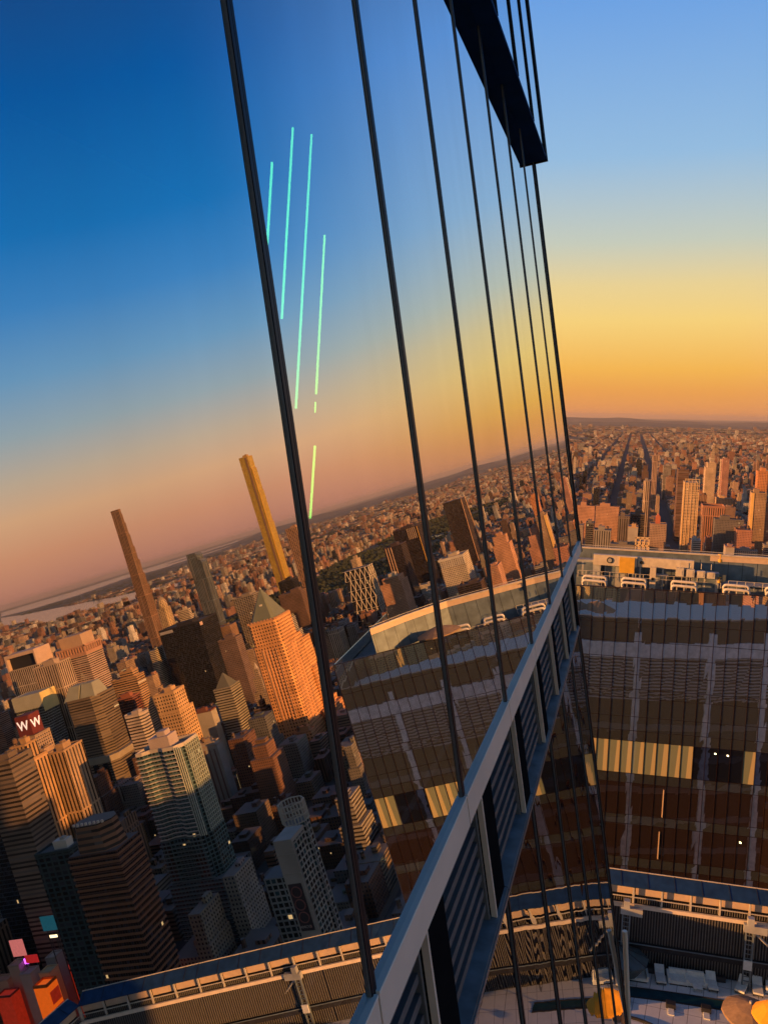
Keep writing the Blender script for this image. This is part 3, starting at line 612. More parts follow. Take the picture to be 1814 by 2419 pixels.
# park woodland: one far mass
m=MB()
def clump(m,x,y,r,h):
    n=6; a0=rnd.random()*6; o=len(m.v)
    m.v.append((x,y,h))
    for q,(rr,zz) in enumerate(((.55,.82),(1,.45),(.7,.12))):
        for k in range(n):
            a=a0+2*math.pi*k/n+q*.5; j=rnd.uniform(.75,1.2); m.v.append((x+rr*r*j*math.cos(a),y+rr*r*j*math.sin(a),h*zz*rnd.uniform(.85,1.1)))
    for k in range(n):
        j=(k+1)%n; m.face((o,o+1+k,o+1+j)); m.face((o+1+k,o+1+n+k,o+1+n+j,o+1+j)); m.face((o+1+n+k,o+1+2*n+k,o+1+2*n+j,o+1+n+j))
for _ in range(5200):
    x=rnd.uniform(PARK[0]+8,PARK[1]-8); y=PARK[2]+(PARK[3]-PARK[2])*rnd.random()
    if math.sin(x*.011+1)+math.sin(y*.007)+math.sin((x+y)*.004)>1.5: continue
    if 1090<x<1300 and 4200<y<4500: continue
    clump(m,x,y,rnd.uniform(7,15),rnd.uniform(12,22))
struct('park_woodland',m,'leaf','stuff')

def lc(r,g,b,k=1): return (r*k,g*k,b*k)
BRICK=(.36,.17,.11); TANB=(.46,.34,.24); CRM=(.56,.47,.37); WHT=(.66,.60,.54); GRY=(.30,.29,.29); DRK=(.075,.065,.065); RED=(.34,.10,.07); BRN=(.17,.10,.075); BLU=(.16,.20,.25)
def nxt(s): return s
used=[]
def rect(x,y,w,d,inset=0): return [(x+inset,y+inset),(x+w-inset,y+inset),(x+w-inset,y+d-inset),(x+inset,y+d-inset)]
def chamf(x,y,w,d,c): return [(x+c,y),(x+w-c,y),(x+w,y+c),(x+w,y+d-c),(x+w-c,y+d),(x+c,y+d),(x,y+d-c),(x,y+c)]
def tank(parent,x,y,z,s=1):
    m=MB(); m.col=(.16,.09,.06); m.tube([(x,y,z+3*s),(x,y,z+7*s)],2.2*s,10); t=m.build('water_tank','col',parent)
    m=MB(); m.col=(.10,.08,.07); m.prism([(x+2.5*s*math.cos(k*.785),y+2.5*s*math.sin(k*.785)) for k in range(8)],z+7*s,z+8.6*s,[(x+.1*math.cos(k*.785),y+.1*math.sin(k*.785)) for k in range(8)]); m.build('tank_roof','col',t)
    m=MB(); m.col=(.08,.07,.07)
    for a in (-1,1):
        for b in (-1,1): m.box(x+a*1.5*s-.2,x+a*1.5*s+.2,y+b*1.5*s-.2,y+b*1.5*s+.2,z,z+3*s)
    m.build('tank_stand','col',t)
def bulk(parent,x,y,w,d,z,h,col):
    m=MB(); m.col=col; m.box(x,x+w,y,y+d,z,z+h); b=m.build('bulkhead','col',parent)
    m=MB(); m.col=lc(*col,.6); m.box(x+w*.2,x+w*.5,y+d*.2,y+d*.7,z+h,z+h*1.3); m.build('vent','col',b)
def tower_(label,x,y,w,d,h,col,style='c_punch',tiers=None,name='skyscraper',cat='skyscraper',rim=1.5,extras=True,bulkcol=None,plan=None,seed=None,group=None):
    """tiers: list of (fraction of height where it starts, inset west, east, south, north)"""
    r=random.Random(int(x*7+y*13)); used.append((x-8,y-8,x+w+8,y+d+8))
    t=thing(name,label,cat,(x,y,0),group)
    tiers=tiers or [(0,0,0,0,0)]
    for i,tr in enumerate(tiers):
        z0=h*tr[0]; z1=h*(tiers[i+1][0] if i+1<len(tiers) else 1)
        a,b,c,e=tr[1],w-tr[2],tr[3],d-tr[4]
        m=MB(); m.col=col
        pl=plan(a,c,b-a,e-c) if plan else [(a,c),(b,c),(b,e),(a,e)]
        m.prism(pl,z0,z1); wl=m.build('wall',style,t)
        m=MB(); m.col=lc(*col,.85); 
        for k in range(len(pl)):
            p=Vector(pl[k]+(0,)); q=Vector(pl[(k+1)%len(pl)]+(0,)); u=(q-p).normalized(); nr=Vector((u.y,-u.x,0))
            m.fbox(p,u,nr,Vector((0,0,1)),0,(q-p).length,-.7,.25,z1-.4,z1+rim)
        m.build('parapet','col',wl)
    if extras:
        a,b,c,e=tiers[-1][1],w-tiers[-1][2],tiers[-1][3],d-tiers[-1][4]; ww,dd=b-a,e-c
        bulk(t,a+ww*r.uniform(.15,.35),c+dd*r.uniform(.2,.4),ww*r.uniform(.3,.5),dd*.4,h,r.uniform(4,8),bulkcol or lc(*col,.9))
        if ww>14 and r.random()<.6: tank(t,a+ww*.78,c+dd*.3,h,1)
    return t
# --- towers reflected in the mirror wall ---------------------------------
t=tower_('very slender bronze skyscraper stepping back on one side, left in the mirror',1350,1862,26,34,486,(.30,.17,.11),'c_pier',[(0,0,0,0,0),(.55,0,0,0,5),(.62,0,0,0,9),(.70,0,0,0,13),(.78,0,0,0,17),(.85,0,0,0,20),(.92,0,0,0,23),(.97,0,0,0,25)],rim=.6,extras=False)
t=tower_('tallest glass skyscraper with a golden glint in its colour beside the dark fin in the mirror',1071,2148,33,36,540,(.50,.30,.10),'c_gold',[(0,0,0,0,0),(.62,1,0,0,2),(.80,2,0,0,3),(.93,4,0,0,4)],rim=1)
m=MB(); m.col=(.8,.5,.08); m.box(-.5,2.0,-.6,1.5,0,500); m.build('gold_glint_edge','yellow',t); m=MB(); m.col=(.25,.15,.1); m.box(8,14,-.8,.0,0,537); m.build('dark_reveal','col',t)  # gold reflection down the corner, put in as a yellow bar
# rounded-top striped glass tower
t=thing('skyscraper','dark blue striped glass skyscraper with a rounded top in the mirror','skyscraper',(1129,1830,0)); used.append((1120,1820,1175,1865))
m=MB(); m.col=(.11,.14,.18); m.box(0,40,0,28,0,278); m.build('wall','c_pier',t)
m=MB(); m.col=(.11,.14,.18); n=10
pr=[(0,278)]+[(14*(1-math.cos(math.pi/2*k/n)),278+16*math.sin(math.pi/2*k/n)) for k in range(1,n+1)]; 
o=0; prof=[(0,278),(.5,284),(2,289),(5,292),(9,293),(9.5,304),(11,309),(14,312),(20,313),(40,313),(40,278)]
for yy in (0,28): m.v+=[(px_,yy,pz) for px_,pz in prof]
k_=len(prof)
for k in range(k_): m.face((k,(k+1)%k_,k_+(k+1)%k_,k_+k))
m.face(tuple(range(k_))[::-1]); m.face(tuple(range(k_,2*k_))); m.build('rounded_crown','c_pier',t)
t=tower_('tan lattice tower just left of the dark fin behind the pyramid roof',921,1998,34,33,300,(.42,.25,.17),'c_brick')
t=thing('skyscraper','stone tower with a domed crown right of the slender bronze one','skyscraper',(1112,1597,0)); used.append((1100,1590,1150,1630))
m=MB(); m.col=(.50,.36,.22); m.prism(chamf(0,0,30,24,6),0,212); m.build('wall','c_dome',t)
m=MB(); m.col=(.50,.36,.22); n=16
for z0,r0,z1,r1 in ((212,12,222,11.5),(222,11.5,230,9),(230,9,236,5.5),(236,5.5,239,1)):
    m.prism([(15+r0*math.cos(2*math.pi*k/n),12+r0*math.sin(2*math.pi*k/n)) for k in range(n)],z0,z1,[(15+r1*math.cos(2*math.pi*k/n),12+r1*math.sin(2*math.pi*k/n)) for k in range(n)])
m.build('dome','c_dome',t)
tower_('pale stepped block right of the domed tower',1085,1640,30,24,190,CRM,'c_band',[(0,0,0,0,0),(.8,0,0,0,6),(.92,0,0,0,12)])
t=tower_('huge black glass slab with a pale nameplate at its top corner',927,1425,100,72,177,(.025,.022,.03),'c_glass',rim=2)
m=MB(); m.col=(.40,.38,.40); m.box(66,98,-.5,0,169,175); m.build('nameplate','col',t); m=MB(); m.col=(.6,.42,.35); m.box(-.5,0,2,12,168,175); m.build('corner_plate','col',t)
tower_('dark tower with an offset brick-like window pattern behind the pyramid roof',873,1574,50,31,188,(.30,.25,.21),'c_brick')
# pyramid-roofed brick tower
t=tower_('orange brick tower with a green copper pyramid roof beside the dark fin',525,990,46,52,196,(.80,.40,.17),'c_grid',[(0,-4,-4,-4,-14),(.19,-2,-2,-2,-8),(.83,0,0,0,0)],extras=False,plan=lambda a,c,w,d:chamf(a,c,w,d,4))
m=MB(); m.col=(.20,.22,.17); m.prism(chamf(2,2,42,46,5),196,202,chamf(5,5,36,40,4)); m.prism(chamf(5,5,36,40,4),202,240,chamf(22,24,2,2,.5)); m.build('pyramid_roof','col',t)
m=MB(); m.col=(.75,.7,.6); m.box(21,25,12.0,15,217,219.5); m.prism(rect(21,23,4,4),236,243,rect(22.8,24.8,.4,.4)); m.build('lantern','col',t)
m=MB(); m.col=(.60,.33,.19)
for k in range(9):
    for (xx,yy) in ((k*5.2+1,-.6),(-.6,k*5.2+1)): m.box(xx,xx+2.4,yy,yy+2.4,196,199)
m.build('crenellation','col',t)
m=MB(); m.col=(.66,.38,.22)
for k in range(1,6):
    m.box(k*5.2+6,k*5.2+7.2,-2.8,-1.9,42,158)
    m.box(-2.8,-1.9,k*7.6-.9,k*7.6+.3,42,158)
m.build('brick_pier','col',t)
tower_('stepped orange brick wing right of the pyramid tower',520,1046,36,40,152,(.80,.40,.17),'c_grid',[(0,-4,-4,0,-6),(.35,0,0,0,0),(.7,4,2,0,12)])
tower_('orange brick base block in front of the pyramid tower',512,968,26,18,40,(.66,.32,.15),'c_grid')
tower_('orange brick side block below the pyramid tower, right',506,1030,12,60,46,(.66,.32,.15),'c_grid')
tower_('broad brown office slab behind the pyramid roof',847,1756,61,46,152,BRN,'c_punch')
tower_('small black cube tower below the gold skyscraper',905,1850,42,34,176,(.03,.025,.03),'c_glass')
# diagrid tower
t=thing('skyscraper','glass tower with a pale diagonal lattice reflected right of the fin','skyscraper',(652,1731,0)); used.append((645,1725,740,1790))
m=MB(); m.col=(.04,.05,.065); m.box(0,62,0,40,0,169); m.build('wall','c_glass',t)
m=MB(); m.col=(.62,.56,.50); hh=24.0; nz=7
for z in range(nz+1): m.box(-.9,62.9,-.9,-.1,z*hh+.5,z*hh+1.3); m.box(-.9,-.1,-.9,40.9,z*hh+.5,z*hh+1.3)
for z in range(nz):
    for k in range(5):
        w_=62/5; x0=k*w_+(0 if z%2==0 else -w_/2); 
        for (a,b) in ((x0,x0+w_/2),(x0+w_,x0+w_/2)):
            if -1<=a<=63 and -1<=b<=63: m.tube([(a,-.6,z*hh+1),(b,-.6,(z+1)*hh+1)],.85,4)
    for k in range(4):
        w_=40/3; y0=k*w_+(0 if z%2==0 else -w_/2)
        for (a,b) in ((y0,y0+w_/2),(y0+w_,y0+w_/2)):
            if -1<=a<=41 and -1<=b<=41: m.tube([(-.6,a,z*hh+1),(-.6,b,(z+1)*hh+1)],.85,4)
m.build('diagonal_lattice','col',t)
tower_('stone tower with a stacked drum top behind the lattice tower',690,1800,36,30,186,TANB,'c_punch',[(0,0,0,0,0),(.88,6,6,4,4)],plan=lambda a,c,w,d:chamf(a,c,w,d,5))
tower_('orange brick apartment slab with a pale roof right of the lattice tower',510,1517,46,47,151,(.52,.28,.17),'c_small',[(0,0,0,0,0),(.93,5,5,5,5)],bulkcol=CRM)
t=tower_('dark twin tower with a gold-lit edge, right-hand one',580,1966,66,60,215,(.055,.035,.045),'c_glass'); m=MB(); m.col=(.9,.6,.2); m.box(-.6,.0,-.6,1.8,90,214); m.build('sun_edge_strip','yellow',t)  # gold sunlight on this edge, put in as a yellow strip
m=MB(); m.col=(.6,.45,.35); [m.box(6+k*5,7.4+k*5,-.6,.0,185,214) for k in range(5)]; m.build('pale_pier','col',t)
t=tower_('dark twin tower with pale upright stripes, left-hand one',600,1860,46,50,187,(.06,.04,.05),'c_glass'); m=MB(); m.col=(.62,.42,.30); [m.box(26+k*7,28+k*7,-.7,.0,20,186) for k in range(3)]; m.build('pale_pier','col',t)
t=thing('skyscraper','dark bronze tower flaring toward its foot, right of the third fin in the mirror','skyscraper',(539,2339,0)); used.append((530,2330,610,2480))
m=MB(); m.col=(.10,.065,.06); m.prism(rect(0,-6,58,120),0,238,rect(0,0,57,60)); m.build('wall','c_glass',t); m=MB(); m.col=(.55,.33,.2); m.tube([(-.4,-6,0),(-.4,0,238)],1,4); m.tube([(-.4,112,0),(-.4,60,238)],1,4); m.build('edge_trim','col',t)
t=tower_('cream hotel block with a colonnaded top storey in the mirror',361,1456,49,51,167,CRM,'c_punch'); m=MB(); m.col=WHT
for k in range(12): m.box(k*4.1,k*4.1+1.6,-1,0,150,164)
m.box(-1,50,-1.2,0,164,168); m.build('colonnade','col',t)
tower_('dark office slab in front of the colonnaded hotel',330,1395,44,40,118,(.07,.05,.06),'c_glass')
tower_('orange brick wing left of the dark slab',300,1440,26,44,132,(.50,.27,.18),'c_small')
tower_('orange brick apartment tower between two middle fins in the mirror',292,1573,35,36,170,(.56,.30,.19),'c_small',[(0,0,0,0,0),(.9,4,4,4,8)])
tower_('pink brick apartment cluster beside the fourth fin in the mirror',238,1690,42,50,158,(.50,.26,.19),'c_small',[(0,0,0,0,0),(.75,6,6,0,0),(.9,12,12,4,4)])
tower_('red brick tower cluster near the sixth fin in the mirror',180,1560,36,44,120,(.46,.22,.16),'c_small',[(0,0,0,0,0),(.8,5,5,0,0)])
# left of the mirror
t=tower_('office tower with zebra bands and an arcaded top, upper left of the mirror',975,1140,60,44,201,(.50,.36,.30),'c_band',bulkcol=(.5,.3,.2)); m=MB(); m.col=(.50,.28,.20)
m.box(-1,61,-1,44,201,206); [m.box(k*6,k*6+2,-1,1,206,216) for k in range(11)]; [m.box(-1,1,k*6,k*6+2,206,216) for k in range(8)]; m.box(-1,61,-1,1,216,219); m.box(-1,1,-1,44,216,219); m.build('arcade','col',t)
m=MB(); m.col=(.52,.36,.26); m.box(6,54,6,38,201,238); m.build('penthouse','col',t)
t=tower_('tower with a big square dark opening in a pale frame, upper left',1040,1097,66,40,210,(.46,.38,.32),'c_pier',extras=False); m=MB(); m.col=(.60,.44,.36); m.box(0,66,-1,38,232,238); m.box(62,66,-1,38,210,232); m.box(0,3,-1,38,210,232); m.build('frame','col',t)
m=MB(); m.col=(.02,.02,.03); m.box(3,62,6,36,210,232); m.build('recess','col',t)
tower_('pale block of upright piers left of the slanted glass roofs',877,960,46,30,218,(.50,.38,.30),'c_pier')
t=tower_('dark octagonal tower with two slanting pale glass roofs',751,871,57,48,172,(.20,.15,.11),'c_band',[(0,-6,-6,-6,-4),(.52,0,0,0,0)],extras=False,plan=lambda a,c,w,d:chamf(a,c,w,d,9))
m=MB(); m.col=(.36,.36,.28); m.hexa([(2,2,172),(27,2,172),(27,30,172),(2,30,172),(10,12,190),(27,12,190),(27,28,190),(10,28,190)]); m.hexa([(30,2,172),(55,2,172),(55,30,172),(30,30,172),(30,12,190),(48,12,190),(48,28,190),(30,28,190)]); m.build('slanted_roof','col',t)
m=MB(); m.col=(.3,.27,.24); [m.tube([(20+dx,20,188),(28,20,204)],.35,4) for dx in (-6,0,6,14)]; m.tube([(28,20,200),(28,20,210)],.3,4); m.build('mast','col',t)
m=MB(); m.col=(.38,.32,.24); m.prism(chamf(-7.5,-7.5,72,61,10),84,92); m.build('belt_course','col',t)
for sx_ in (8,24,40):
    m=MB(); m.col=(.03,.03,.035); m.box(sx_,sx_+8,-6.6,-.3,2,83); m.build('dark_bay','c_glass',t)
t=tower_('pale flat-topped tower with a yellow-lit side, left of the slanted roofs',888,922,51,30,187,(.42,.42,.36),'c_glass',extras=False); m=MB(); m.col=(.42,.42,.36); m.box(-.6,52,-.6,31,168,188); m.build('blank_crown','col',t); m=MB(); m.col=(.80,.62,.26); m.box(-1.2,-.6,0,31,160,188); m.build('sun_yellow_sheet','col',t)  # yellow sunlight on the west face, put in as a coloured sheet
# hotel tower with the letter sign
t=tower_('hotel tower crowned by two red signs with a white letter W',706,709,24,24,172,(.42,.30,.22),'c_punch',[(0,-3,-3,-3,-3),(.8,0,0,0,0)],extras=False)
m=MB(); m.col=(.17,.03,.03); m.box(2,22,1,18,174,197); sg=m.build('sign_box','col',t)
def letters(txt,size,parent,loc,rot,mat,ext=.15):
    cu=bpy.data.curves.new('lettering','FONT'); cu.body=txt; cu.size=size; cu.extrude=ext; cu.align_x='CENTER'; cu.align_y='CENTER'; cu.offset=size*.01
    o=bpy.data.objects.new('tmp',cu); C.objects.link(o); dg=bpy.context.evaluated_depsgraph_get(); me=bpy.data.meshes.new_from_object(o.evaluated_get(dg)); bpy.data.objects.remove(o)
    me.materials.clear(); me.materials.append(MT[mat]); q=bpy.data.objects.new('lettering',me); C.objects.link(q); q.parent=parent; q.location=loc; q.rotation_euler=rot; return q
MT['signwhite']=plain('backlit_sign_white',(.8,.7,.65),.5,emit=(1,.75,.62),es=.7)
MT['signdim']=plain('printed_sign_lettering',(.45,.22,.16),.6)
letters('W',15,sg,(12.5,.8,185.5),(R_(90),0,0),'signwhite'); letters('W',14,sg,(1.8,9.5,185.5),(R_(90),0,R_(-90)),'signwhite')
tower_('orange stone tower below the red signs, sunlit on its right face',690,690,20,40,150,(.55,.36,.22),'c_punch',[(0,0,0,0,0),(.93,2,2,2,2)])
tower_('tower of tall orange fins at the left edge of the mirror',570,561,26,20,196,(.56,.33,.16),'c_pier',[(0,0,0,0,0),(.93,4,4,2,4)])
tower_('ribbed tower stepping down right of the orange fins',556,585,20,26,178,(.52,.34,.20),'c_pier')
tower_('dark banded tower at the far left edge of the mirror',509,480,30,24,205,(.20,.15,.12),'c_band')
tower_('louvred dark tower with an orange sunlit flank, centre left',831,1064,49,22,165,(.50,.30,.16),'c_band',[(0,0,0,0,0),(.94,6,18,2,4)])
tower_('maroon tower with an orange sunlit edge, centre left',780,977,37,19,140,(.40,.14,.09),'c_glass')
tower_('tan apartment tower with a bright orange stepped side',646,890,32,26,150,(.66,.42,.22),'c_grid',[(0,0,0,0,-8),(.82,0,0,0,0)])
tower_('pale banded tower in front of the tan apartment tower',620,784,28,18,154,(.58,.48,.42),'c_band',plan=lambda a,c,w,d:chamf(a,c,w,d,4))
# large teal apartment tower, storey bands modelled
t=thing('skyscraper','tall teal glass apartment tower with wavy white balcony bands','skyscraper',(405,546,0)); used.append((395,536,460,585))
def wavy(i=0): return [(6,-0-i),(17,-0-i),(22,3.2-i),(32,3.2-i),(38,0-i),(44+i,0-i),(44+i,26),(0-i,26),(0-i,6)]
m=MB(); m.col=(.10,.17,.19); m.prism(wavy(),96,170); m.build('wall','c_teal',t)
m=MB(); m.col=(.08,.14,.16); m.prism([(-4,-4),(48,-4),(48,32),(-4,32)],0,60); m.build('base','c_teal',t)
m=MB(); m.col=(.08,.14,.16); m.prism(wavy(1.5),60,96); m.build('middle_shaft','c_teal',t)
m=MB(); m.col=(.56,.52,.50)
for k in range(21):
    z=97+k*3.45; pts=wavy(.9)
    for a,b in zip(pts[:6],pts[1:6]):
        A_=Vector(a+(0,)); B_=Vector(b+(0,)); u=(B_-A_).normalized(); m.fbox(A_,u,Vector((u.y,-u.x,0)),Vector((0,0,1)),0,(B_-A_).length,-1,.4,z,z+.75)
m.build('balcony_band','col',t)
m=MB(); m.col=(.16,.22,.24)
for k in range(17):
    z=2+k*3.45; m.box(-4.8,49,-4.8,-3.9,z,z+.8)
for k in range(10):
    z=61+k*3.5; m.box(3,46.4,-2.4,-1.4,z,z+.7)
m.build('lower_band','col',t)
m=MB(); m.col=(.50,.56,.50)
for k in range(8): m.box(-1.0,-.2,6+k*2.8,6.5+k*2.8,30,171)
for k in range(40): m.box(-1.0,-.2,6,26,31+k*3.5,31.5+k*3.5)
for k in range(4): m.box(-.2+k*2,.25+k*2,-.9,0.1,96,171)
m.build('grid_frame','col',t)
m=MB(); m.col=(.55,.44,.40); m.box(14,34,7,20,170,180); m.box(18,26,10,18,180,184); m.build('bulkhead','col',t)
m=MB(); m.col=(.62,.55,.48); [m.fbox(Vector(a+(0,)),(Vector(b+(0,))-Vector(a+(0,))).normalized(),Vector((0,0,1)),(Vector(b+(0,))-Vector(a+(0,))).normalized().cross(Vector((0,0,1))),0,(Vector(b)-Vector(a)).length,169.5,172.5,-.6,.4) for a,b in zip(wavy(),wavy()[1:]+wavy()[:1])]; m.build('parapet','col',t)
tower_('cream tower with blank stone bays and a sunlit right edge',581,852,28,15,84,(.50,.38,.29),'c_blank',[(0,0,0,0,0),(.95,3,3,1,1)])
ct=[q for q in C.objects if q.get('label','').startswith('cream tower with blank')][0]
for dx in (4,11,18,23):
    m=MB(); m.col=(.20,.12,.10); m.box(dx,dx+1.8,-.5,.1,4,76); m.build('window_strip','col',ct)
t=tower_('slim dark tower with pale balcony bands and a pointed top',614,972,28,28,122,(.32,.29,.24),'c_band',extras=False); m=MB(); m.col=(.15,.15,.13); m.prism(rect(2,2,24,24),122,142,rect(13.6,13.6,.8,.8)); m.build('pyramid_roof','col',t)
tower_('dark slab with a thin sunlit edge left of the pyramid tower',587,1001,20,14,86,(.16,.11,.10),'c_glass',[(0,0,0,0,0),(.88,4,10,3,3)])
t=tower_('small stepped stone tower with a finial between two dark slabs',690,1190,16,14,96,(.40,.30,.22),'c_punch',[(0,-4,-4,-4,-4),(.6,0,0,0,0),(.85,4,4,4,4)],extras=False); m=MB(); m.col=(.6,.5,.4); m.prism(rect(5,5,6,6),96,108,rect(7.8,7.8,.4,.4)); m.build('finial','col',t)
tower_('dark brown slab right of the huge black slab',772,1286,38,24,145,(.20,.13,.11),'c_punch')
tower_('maroon brick slab beside the cream tower',643,954,33,14,100,(.24,.09,.07),'c_blank')
# brown banded tower in the lower left
t=thing('skyscraper','brown banded tower with a rounded copper-lit top, lower left of the mirror','skyscraper',(336,370,0)); used.append((328,362,385,405))
m=MB(); m.col=(.13,.06,.045); m.box(0,35,0,22,0,168); m.build('wall','c_glass',t)
m=MB(); m.col=(.30,.13,.07)
for k in range(45): m.box(-.6,35.6,-.6,22.6,4+k*3.65,5.3+k*3.65)
m.build('floor_band','col',t)
m=MB(); m.col=(.30,.15,.09); m.prism(chamf(2,1,31,19,6),168,184,chamf(4,2,27,17,6)); m.build('crown','c_band',t); m=MB(); m.col=(.75,.6,.5)
for k in range(8): m.box(6+k*3,7.2+k*3,3,4,184,185.5)
m.build('roof_lights','col',t)
tower_('dark teal office block left of the brown banded tower',424,425,30,16,150,(.03,.06,.07),'c_brick',bulkcol=WHT)
tower_('dark shadowed slab at the left edge behind the brown tower',537,509,34,26,112,(.05,.06,.085),'c_brick')
tower_('dark navy tower at the lower left edge',600,540,34,24,150,(.04,.05,.075),'c_glass')
# grid apartment slab with the ringed sign, bottom centre
ZS=110
t=thing('apartment_tower','pale apartment slab with a dark sign of three red rings on its blank side','apartment tower',(222,366,0)); used.append((214,356,260,410))
m=MB(); m.col=(.36,.32,.27); m.box(0,11,0,16,0,160); m.build('wall','c_blank',t)
m=MB(); m.col=(.26,.27,.28); m.box(11,24,1,15,0,140); m.build('side_wing','c_teal',t)
m=MB(); m.col=(.35,.34,.32); m.box(-.5,0,1,15,0,158); m.build('grid_wall','c_teal',t)
m=MB(); m.col=(.06,.045,.055); m.box(2.0,9.8,-.35,0,ZS,ZS+26); sg=m.build('sign_panel','col',t)
for k,z in enumerate((ZS+21.5,ZS+14.5,ZS+7.5)):
    m=MB(); m.col=(.34,.13,.12); m.tube([(5.9+2.9*math.cos(a),-.5,z+2.9*math.sin(a)) for a in [2*math.pi*j/20 for j in range(21)]],.32,5); m.build('ring','col',sg)
m=MB(); m.col=(.6,.3,.25); m.box(3.2,3.9,-.45,-.35,ZS+1.5,ZS+2.9); m.build('mark','col',sg); 
MT['signpale']=plain('pale_sign_lettering',(.4,.36,.38),.6); letters('OOMM',2.2,sg,(6.6,-.4,ZS+2.2),(R_(90),0,0),'signpale',.05)
m=MB(); m.col=(.40,.37,.33)
for k in range(14): m.box(-.3,11.2,-.25,.0,14+k*10.6,14.5+k*10.6)
m.build('concrete_joint','col',t)
t=thing('apartment_tower','grey tower with an open octagonal lattice crown behind the ringed sign slab','apartment tower',(228,392,0)); used.append((220,385,250,415))
m=MB(); m.col=(.36,.35,.34); m.prism(chamf(0,0,14,13,4),0,156); m.build('wall','c_teal',t); m=MB(); m.col=(.50,.46,.40); pl=chamf(-.5,-.5,15,14,4.2)
for a,b in zip(pl,pl[1:]+pl[:1]):
    A_=Vector(a+(0,)); B_=Vector(b+(0,)); u=(B_-A_).normalized(); nr=Vector((u.y,-u.x,0)); Ln=(B_-A_).length
    for z in (156,159.6,163.2,166.8): m.fbox(A_,u,nr,Vector((0,0,1)),0,Ln,-.5,0,z,z+.6)
    for k in range(4): m.fbox(A_,u,nr,Vector((0,0,1)),k*Ln/3-.25,k*Ln/3+.25,-.45,.05,156,167.4)
m.build('lattice_crown','col',t)
# small colourful buildings around the avenue, bottom left
MT['glow_orange']=plain('glowing_orange_panel',(.8,.2,.03),.7,emit=(1,.13,.005),es=.55,var=.15,ns=.3)  # orange glow put into the wall surface as emission, no lamp behind it
MT['glow_red']=plain('glowing_red_panel',(.5,.05,.03),.7,emit=(.8,.04,.01),es=.22,var=.4,ns=.3)  # red glow put into the wall surface in the same way
t=tower_('vivid orange panelled block at the bottom left corner of the mirror',478,424,12,10,58,(.80,.17,.02),'glow_orange',name='building',cat='building',extras=False) 
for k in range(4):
    m=MB(); m.col=(.5,.10,.02); m.box(-.2,0,1,9.5,8+k*12,17+k*12); m.build('red_panel','glow_red',t)
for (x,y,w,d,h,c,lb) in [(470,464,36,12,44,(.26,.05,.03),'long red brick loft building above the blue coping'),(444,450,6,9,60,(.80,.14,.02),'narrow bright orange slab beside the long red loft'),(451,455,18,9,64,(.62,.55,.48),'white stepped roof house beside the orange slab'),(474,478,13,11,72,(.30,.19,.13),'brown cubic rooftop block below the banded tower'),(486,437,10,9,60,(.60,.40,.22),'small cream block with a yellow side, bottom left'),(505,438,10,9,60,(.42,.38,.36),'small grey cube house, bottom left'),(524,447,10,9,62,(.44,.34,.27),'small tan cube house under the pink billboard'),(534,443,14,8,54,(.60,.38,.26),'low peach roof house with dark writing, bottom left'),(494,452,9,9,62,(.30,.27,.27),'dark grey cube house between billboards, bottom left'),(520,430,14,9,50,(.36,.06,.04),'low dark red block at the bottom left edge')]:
    tower_(lb,x,y,w,d,h,c,'glow_orange' if 'bright orange' in lb else ('glow_red' if 'dark red' in lb or 'red brick' in lb else 'col'),name='small_building',cat='building',rim=.8,extras=False)
for (x,y,z,wd,hh,c,es,lb) in [(528,460,62,13,13,(1,.25,.22),.5,'pink lit billboard at the lower left edge of the mirror'),(519,452,60,4,4,(.75,.1,1),2.5,'small purple lit billboard beside a tan cube house'),(506,449,62,12,6,(.9,.03,.03),.35,'red lit billboard between small rooftops'),(480,450,84,14,11,(.02,.16,.22),.35,'dim teal billboard under a row of lamps'),(496,462,72,8,2,(1,.75,.4),2.0,'short warm white strip sign above the red billboard'),(473,476,60,9,3.5,(.05,.4,.15),.2,'green strip sign below the brown cubic block')]:
    key='bb_%d'%x; MT[key]=plain('lit_screen',tuple(.3*q for q in c),.5,emit=c,es=es,var=.5,ns=.6)
    t=thing('billboard',lb,'billboard',(x,y,z)); MB().box(0,wd,0,.5,0,hh).build('screen',key,t); m=MB(); m.col=(.05,.05,.05)
    m.box(wd*.2,wd*.2+.5,.5,1,-z,hh); m.box(wd*.8,wd*.8+.5,.5,1,-z,hh); m.build('post','col',t)
used.append((436,412,560,492))
# --- towers straight ahead above the plant roof ---------------------------
t=tower_('tall cream grid tower, brightest above the plant roof right of the avenue',112,1897,31,60,176,(.62,.46,.30),'c_punch',[(0,0,0,0,0),(.88,0,3,0,4)],extras=False)
m=MB(); m.col=(.70,.50,.30); [m.box(k*7.4,k*7.4+1.0,-.8,0,0,186) for k in range(5)]; [m.box(0,31,-.7,0,z,z+.9) for z in range(20,150,7)]; [m.box(0,31,-1.2,0,z,z+1.6) for z in (150,160,170,184)]; m.build('open_frame','col',t); m=MB(); m.col=(.75,.5,.2); m.box(-1.2,-.1,0,3,0,178); m.build('sun_tint_edge','col',t)  # yellow sun on the west side, put into this strip's colour
tower_('dark brown tower directly behind the cream grid tower',112,2197,26,80,186,(.20,.11,.085),'c_band')
tower_('pair of thin striped shafts left of the straight avenue',58,2650,15,60,200,(.50,.34,.28),'c_pier')
tower_('grey tower with a pale edge right of the far avenue',113,3298,30,50,133,(.34,.31,.30),'c_pier')
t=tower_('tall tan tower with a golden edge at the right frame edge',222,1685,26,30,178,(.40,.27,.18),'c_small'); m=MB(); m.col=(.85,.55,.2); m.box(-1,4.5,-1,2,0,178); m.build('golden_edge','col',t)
tower_('orange-topped tower behind the golden-edged one',259,1900,20,30,207,(.62,.27,.12),'c_punch')
